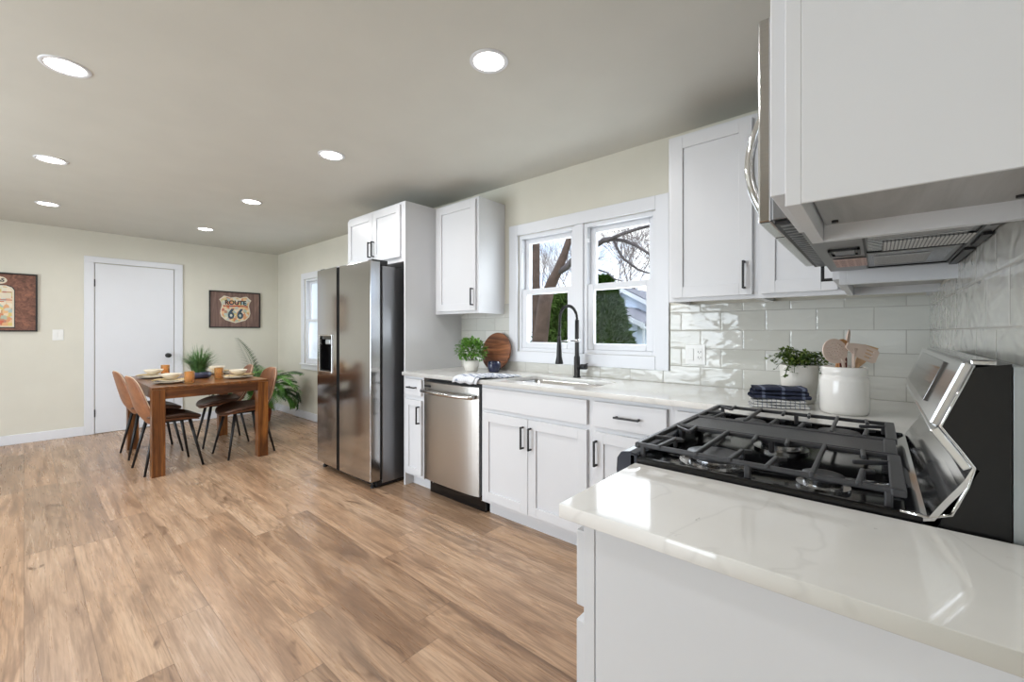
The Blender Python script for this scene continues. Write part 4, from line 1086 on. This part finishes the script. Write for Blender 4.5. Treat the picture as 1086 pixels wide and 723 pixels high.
for az, Lf, el, dr, dk in fr_:
    a = math.radians(az); e0 = math.radians(el); p = Vector((.02*math.cos(a), .02*math.sin(a), .22)); pts = [p.copy()]; n = 22
    for k in range(n):
        e = e0 - dr*(k/n)**1.3*1.35; p = p + Vector((math.cos(a)*math.cos(e), math.sin(a)*math.cos(e), math.sin(e)))*Lf/n; pts.append(p.copy())
    wy = D-.03-2.13
    for q in pts:
        if q.y > wy-.08: q.y = wy-.08-(q.y-wy+.08)*.15
        if q.x < XF+.1+6.38: q.x = XF+.1+6.38
        if q.z < .03: q.z = .03
    m = MB(); m.tube(pts, [.006-.005*i/n for i in range(n+1)], 5)
    for k in range(6, n+1):
        u = k/n; tn = (pts[k]-pts[k-1]).normalized(); sd = tn.cross(Vector((0, 0, 1)));
        if sd.length < .1: sd = Vector((-math.sin(a), math.cos(a), 0))
        sd.normalize(); ll = .17*math.sin(PI*(.12+.80*(u-.2)/.8))
        for s2 in (-1, 1):
            dv = sd*s2+tn*.75+Vector((0, 0, -.25)); e = pts[k]+dv.normalized()*ll
            lmax = 1. if e.y < wy else .35
            m.leaf(pts[k], dv, (0, 0, 1), ll*lmax, .022, .15); m.leaf((pts[k]+pts[k-1])/2, dv+Vector((0, 0, .08)), (0, 0, 1), ll*lmax, .020, .15)
    m.build('frond', 'leaf_palm_dark' if dk else 'leaf_palm', t)

# ================================================================== OUTSIDE
GZ = -.7
struct(MB().box(-60, 30, D+.151, 70, GZ-.1, GZ).build('ground', 'lawn'))
struct(MB().box(-60, 30, YF-20, YF-.101, -.15, -.1).build('ground', 'lawn'))
cyw, syw = math.cos(YAW), math.sin(YAW)
def at(u, v, y):   # a point of the view in the vertical plane Y=y
    r = (u-543.4)/447.2; z = -(v-351.75)/447.2; dx = -syw+cyw*r; dy = cyw+syw*r; k = y/dy
    return Vector((dx*k, y, CAMH+z*k))
def limb(mb, pts, r0, r1, seg=8, wob=.0, yj=None):
    P = [at(*p) for p in pts]; n = len(P); mb.tube(P, [r0+(r1-r0)*i/(n-1) for i in range(n)], seg)
    return P
t = thing('forked_tree', 'large bare forked tree right outside the left half of the kitchen window', 'tree', (0, 0, 0))
b0 = at(572, 366, 7.2)
tr = MB(); tr.tube([(b0.x-.05, 7.2, GZ-.05), (b0.x-.02, 7.2, .2), at(572, 366, 7.2), at(575, 345, 7.2), at(577, 325, 7.2), at(581, 308, 7.25)], [.26, .21, .17, .155, .15, .14], 14)
tr.tube([at(579, 318, 7.25), at(585, 300, 7.3), at(593, 284, 7.3), at(599, 268, 7.35), at(604, 252, 7.4), at(612, 232, 7.5), at(622, 205, 7.6)], [.13, .115, .095, .075, .065, .055, .04], 10)
tr.build('trunk', 'bark', t, smooth=True)
for pts, ra, rb in [
    ([(590, 290, 7.3), (600, 284, 7.3), (611, 272, 7.3), (620, 266, 7.2), (631, 261, 7.1), (640, 255, 7.0), (647, 253.5, 6.9)], .115, .075),
    ([(647, 253.5, 6.9), (660, 248, 6.8), (675, 243, 6.7), (694, 238, 6.6), (715, 228, 6.6)], .06, .03),
    ([(647, 253.5, 6.9), (662, 255, 6.9), (674, 260, 6.9), (684, 266, 6.8), (696, 275, 6.8)], .055, .03),
    ([(651, 255, 6.9), (656, 266, 6.9), (661, 274, 6.9), (670, 281, 6.9), (677, 286, 6.9), (686, 289, 6.8), (698, 291, 6.8)], .045, .02),
    ([(622, 284, 7.4), (634, 286, 7.2), (644, 289, 7.1), (652, 296, 7.0), (660, 298, 6.9)], .035, .015),
    ([(604, 252, 7.4), (608, 259, 7.4), (614, 262, 7.3)], .04, .015)]:
    mb = MB(); limb(mb, pts, ra*.62, rb*.62); mb.build('branch', 'bark_grey', t, smooth=True)
def twigs(mb, p, d, L, r, depth, rd, spread=.6):
    if depth == 0 or L < .08: return
    p2 = p+d*L*.5+Vector((rd.uniform(-1, 1), rd.uniform(-1, 1), rd.uniform(-1, 1)))*L*.06; p3 = p2+(d+Vector((rd.uniform(-.2, .2), rd.uniform(-.2, .2), rd.uniform(-.1, .2)))).normalized()*L*.5
    mb.tube([p, p2, p3], [r, r*.85, r*.68], 4 if r < .03 else 6, cap=False)
    for q, k in ((p2, 1), (p3, 2 if depth < 3 else 3)):
        for _ in range(k):
            dd = (d+Vector((rd.uniform(-1, 1), rd.uniform(-1, 1), rd.uniform(-.5, .9)))*spread).normalized()
            twigs(mb, q, dd, L*rd.uniform(.62, .85), r*.62, depth-1, rd, spread)
mb = MB(); rd = random.Random(2)
for (u, v, y) in [(660, 248, 6.8), (675, 243, 6.7), (662, 255, 6.9), (674, 260, 6.9), (684, 266, 6.8), (661, 274, 6.9), (677, 286, 6.9), (644, 289, 7.1), (611, 272, 7.3), (604, 252, 7.4), (599, 268, 7.4), (593, 284, 7.3), (631, 261, 7.1)]:
    for _ in range(1):
        dv = Vector((rd.uniform(-1, 1), rd.uniform(-.6, .6), rd.uniform(-.5, 1))).normalized(); twigs(mb, at(u, v, y), dv, .36, .006, 3, rd, .75)
tag(mb.build('twigs', 'twig', t), kind='stuff')
# second trunk
t = thing('bare_tree', 'straight bare trunk at the far left of the kitchen window view', 'tree', (0, 0, 0))
b1 = at(569, 366, 9.0)
MB().tube([(b1.x, 9, GZ-.05), b1, at(568.5, 310, 9.), at(568.5, 255, 9.), at(569, 200, 9.)], [.15, .12, .11, .10, .08], 12).build('trunk', 'bark', t, smooth=True)
def bare(x, y, h, seed, lb):
    t = thing('bare_tree', lb, 'tree', (x, y, GZ)); rd = random.Random(seed); m = MB(); m.tube([(0, 0, 0), (0.05, 0, h*.2), (0, .05, h*.38)], [h*.02, h*.016, h*.013], 8); m.build('trunk', 'bark_grey', t, smooth=True)
    m = MB()
    for _ in range(3):
        twigs(m, Vector((0, .05, h*rd.uniform(.26, .38))), Vector((rd.uniform(-.6, .6), rd.uniform(-.6, .6), 1)).normalized(), h*.22, h*.0036, 5, rd, .5)
    tag(m.build('twigs', 'twig', t), kind='stuff')
def gx(u, y): return at(u, 352, y).x
bare(gx(612, 30), 30, 11, 31, 'distant bare tree behind the forked trunk in the left window pane')
bare(gx(648, 38), 38, 14, 33, 'distant bare tree rising left of the white house roof')
bare(gx(672, 47), 47, 19, 35, 'tall bare tree behind the ridge of the white house')
bare(gx(700, 56), 56, 22, 37, 'bare tree at the right edge of the window view')
bare(gx(585, 40), 40, 14, 39, 'distant bare tree at the left of the window view')
def evergreen(x, y, r, h, mat, n, seed, lb):
    t = thing('evergreen_tree', lb, 'tree', (x, y, GZ)); rd = random.Random(seed)
    MB().tube([(0, 0, 0), (0, 0, h*.5)], [.10, .06], 8).build('trunk', 'bark', t)
    def R(z): return r*min(1, (z/h)*6+.35)*(1-z/h)**.62+.03
    m = MB()
    m.lathe([(R(h*k/14)*.80, h*k/14) for k in range(15)], 18)
    for i in range(n):
        z = h*rd.uniform(0.02, 1)**1.1; a = rd.uniform(0, 2*PI); rr = R(z)*rd.uniform(.78, 1.12); p = Vector((rr*math.cos(a), rr*math.sin(a), z))
        m.leaf(p, Vector((math.cos(a)*.6, math.sin(a)*.6, rd.uniform(-.1, 1.2)))+Vector((rd.uniform(-.5, .5), rd.uniform(-.5, .5), 0)), (rd.uniform(-1, 1), rd.uniform(-1, 1), .5), rd.uniform(.16, .34)*r/1.2, rd.uniform(.05, .12)*r/1.2, .2)
    m.build('foliage', mat, t)
evergreen(gx(640, 9.2), 9.2, .88, 3.2, 'leaf_evergreen', 5200, 51, 'dark cone-shaped evergreen in the lower right window pane, beside the white house')
evergreen(gx(600, 12), 12, 1.35, 3.2, 'leaf_evergreen_pale', 5200, 52, 'pale green evergreen shrub in the lower left window pane behind the trunk')
evergreen(gx(622, 16.5), 16.5, 1.3, 2.9, 'leaf_evergreen_pale', 4200, 53, 'pale green evergreen shrub behind the window mullion, next to the dark cone')

# house
t = thing('neighbour_house', 'white neighbouring house with grey gabled roof seen through the right window pane', 'house', (0, 0, 0))
def hx(u, y): return gx(u, y)
yh = 22.
pk = at(663, 309, yh); el_ = at(646, 320, yh)
xr_ = pk.x+(pk.x-el_.x)*2.6
zl = el_.z
half_w = 5.2; slope = (pk.z-zl)/abs(pk.x-el_.x)
xl = pk.x-half_w*.62; xr2 = pk.x+half_w
def rz_(x): return pk.z-abs(x-pk.x)*slope
MB().prism([(xl, GZ), (xr2, GZ), (xr2, rz_(xr2)), (pk.x, pk.z), (xl, rz_(xl))], yh, yh+9, 'y').build('wall', 'house_siding', t)
rf = MB(); th = .22
rf.prism([(xl-.4, rz_(xl-.4)+.02), (pk.x, pk.z+.02), (pk.x, pk.z+th), (xl-.4, rz_(xl-.4)+th)], yh-.4, yh+9.4, 'y'); rf.prism([(xr2+.4, rz_(xr2+.4)+.02), (pk.x, pk.z+.02), (pk.x, pk.z+th), (xr2+.4, rz_(xr2+.4)+th)], yh-.4, yh+9.4, 'y')
rf.build('roof', 'house_roof', t)
fa = MB(); fa.prism([(xl-.42, rz_(xl-.42)-.08), (pk.x, pk.z-.08), (pk.x, pk.z+th-.06), (xl-.42, rz_(xl-.42)+th-.06)], yh-.46, yh-.40, 'y'); fa.prism([(xr2+.42, rz_(xr2+.42)-.08), (pk.x, pk.z-.08), (pk.x, pk.z+th-.06), (xr2+.42, rz_(xr2+.42)+th-.06)], yh-.46, yh-.40, 'y')
fa.build('fascia', 'white_trim', t)
# lower wing nearer, with its roof falling to the right
yw_ = 19.
a_ = at(650, 328.5, yw_); b_ = at(676, 341.5, yw_); c_ = at(688, 343, yw_)
sw = MB(); sw.prism([(a_.x-1.2, GZ), (b_.x, GZ), (b_.x, b_.z), (a_.x, a_.z), (a_.x-1.2, a_.z-.45)], yw_, yh, 'y'); sw.build('wing_wall', 'house_siding', t)
r2 = MB(); r2.prism([(a_.x-.1, a_.z+.05), (b_.x+.5, b_.z-.20), (b_.x+.5, b_.z-.05), (a_.x-.1, a_.z+.22)], yw_-.35, yh, 'y'); r2.build('wing_roof', 'house_roof', t)
f2 = MB(); f2.prism([(a_.x-.1, a_.z-.06), (b_.x+.52, b_.z-.32), (b_.x+.52, b_.z-.08), (a_.x-.1, a_.z+.18)], yw_-.42, yw_-.35, 'y'); f2.box(b_.x+.3, b_.x+.52, yw_-.35, yh, b_.z-.32, b_.z-.22); f2.build('wing_fascia', 'white_trim', t)
MB().box(b_.x+.38, b_.x+.46, yw_-.3, yw_-.22, GZ, b_.z-.3).build('downspout', 'white_trim', t)
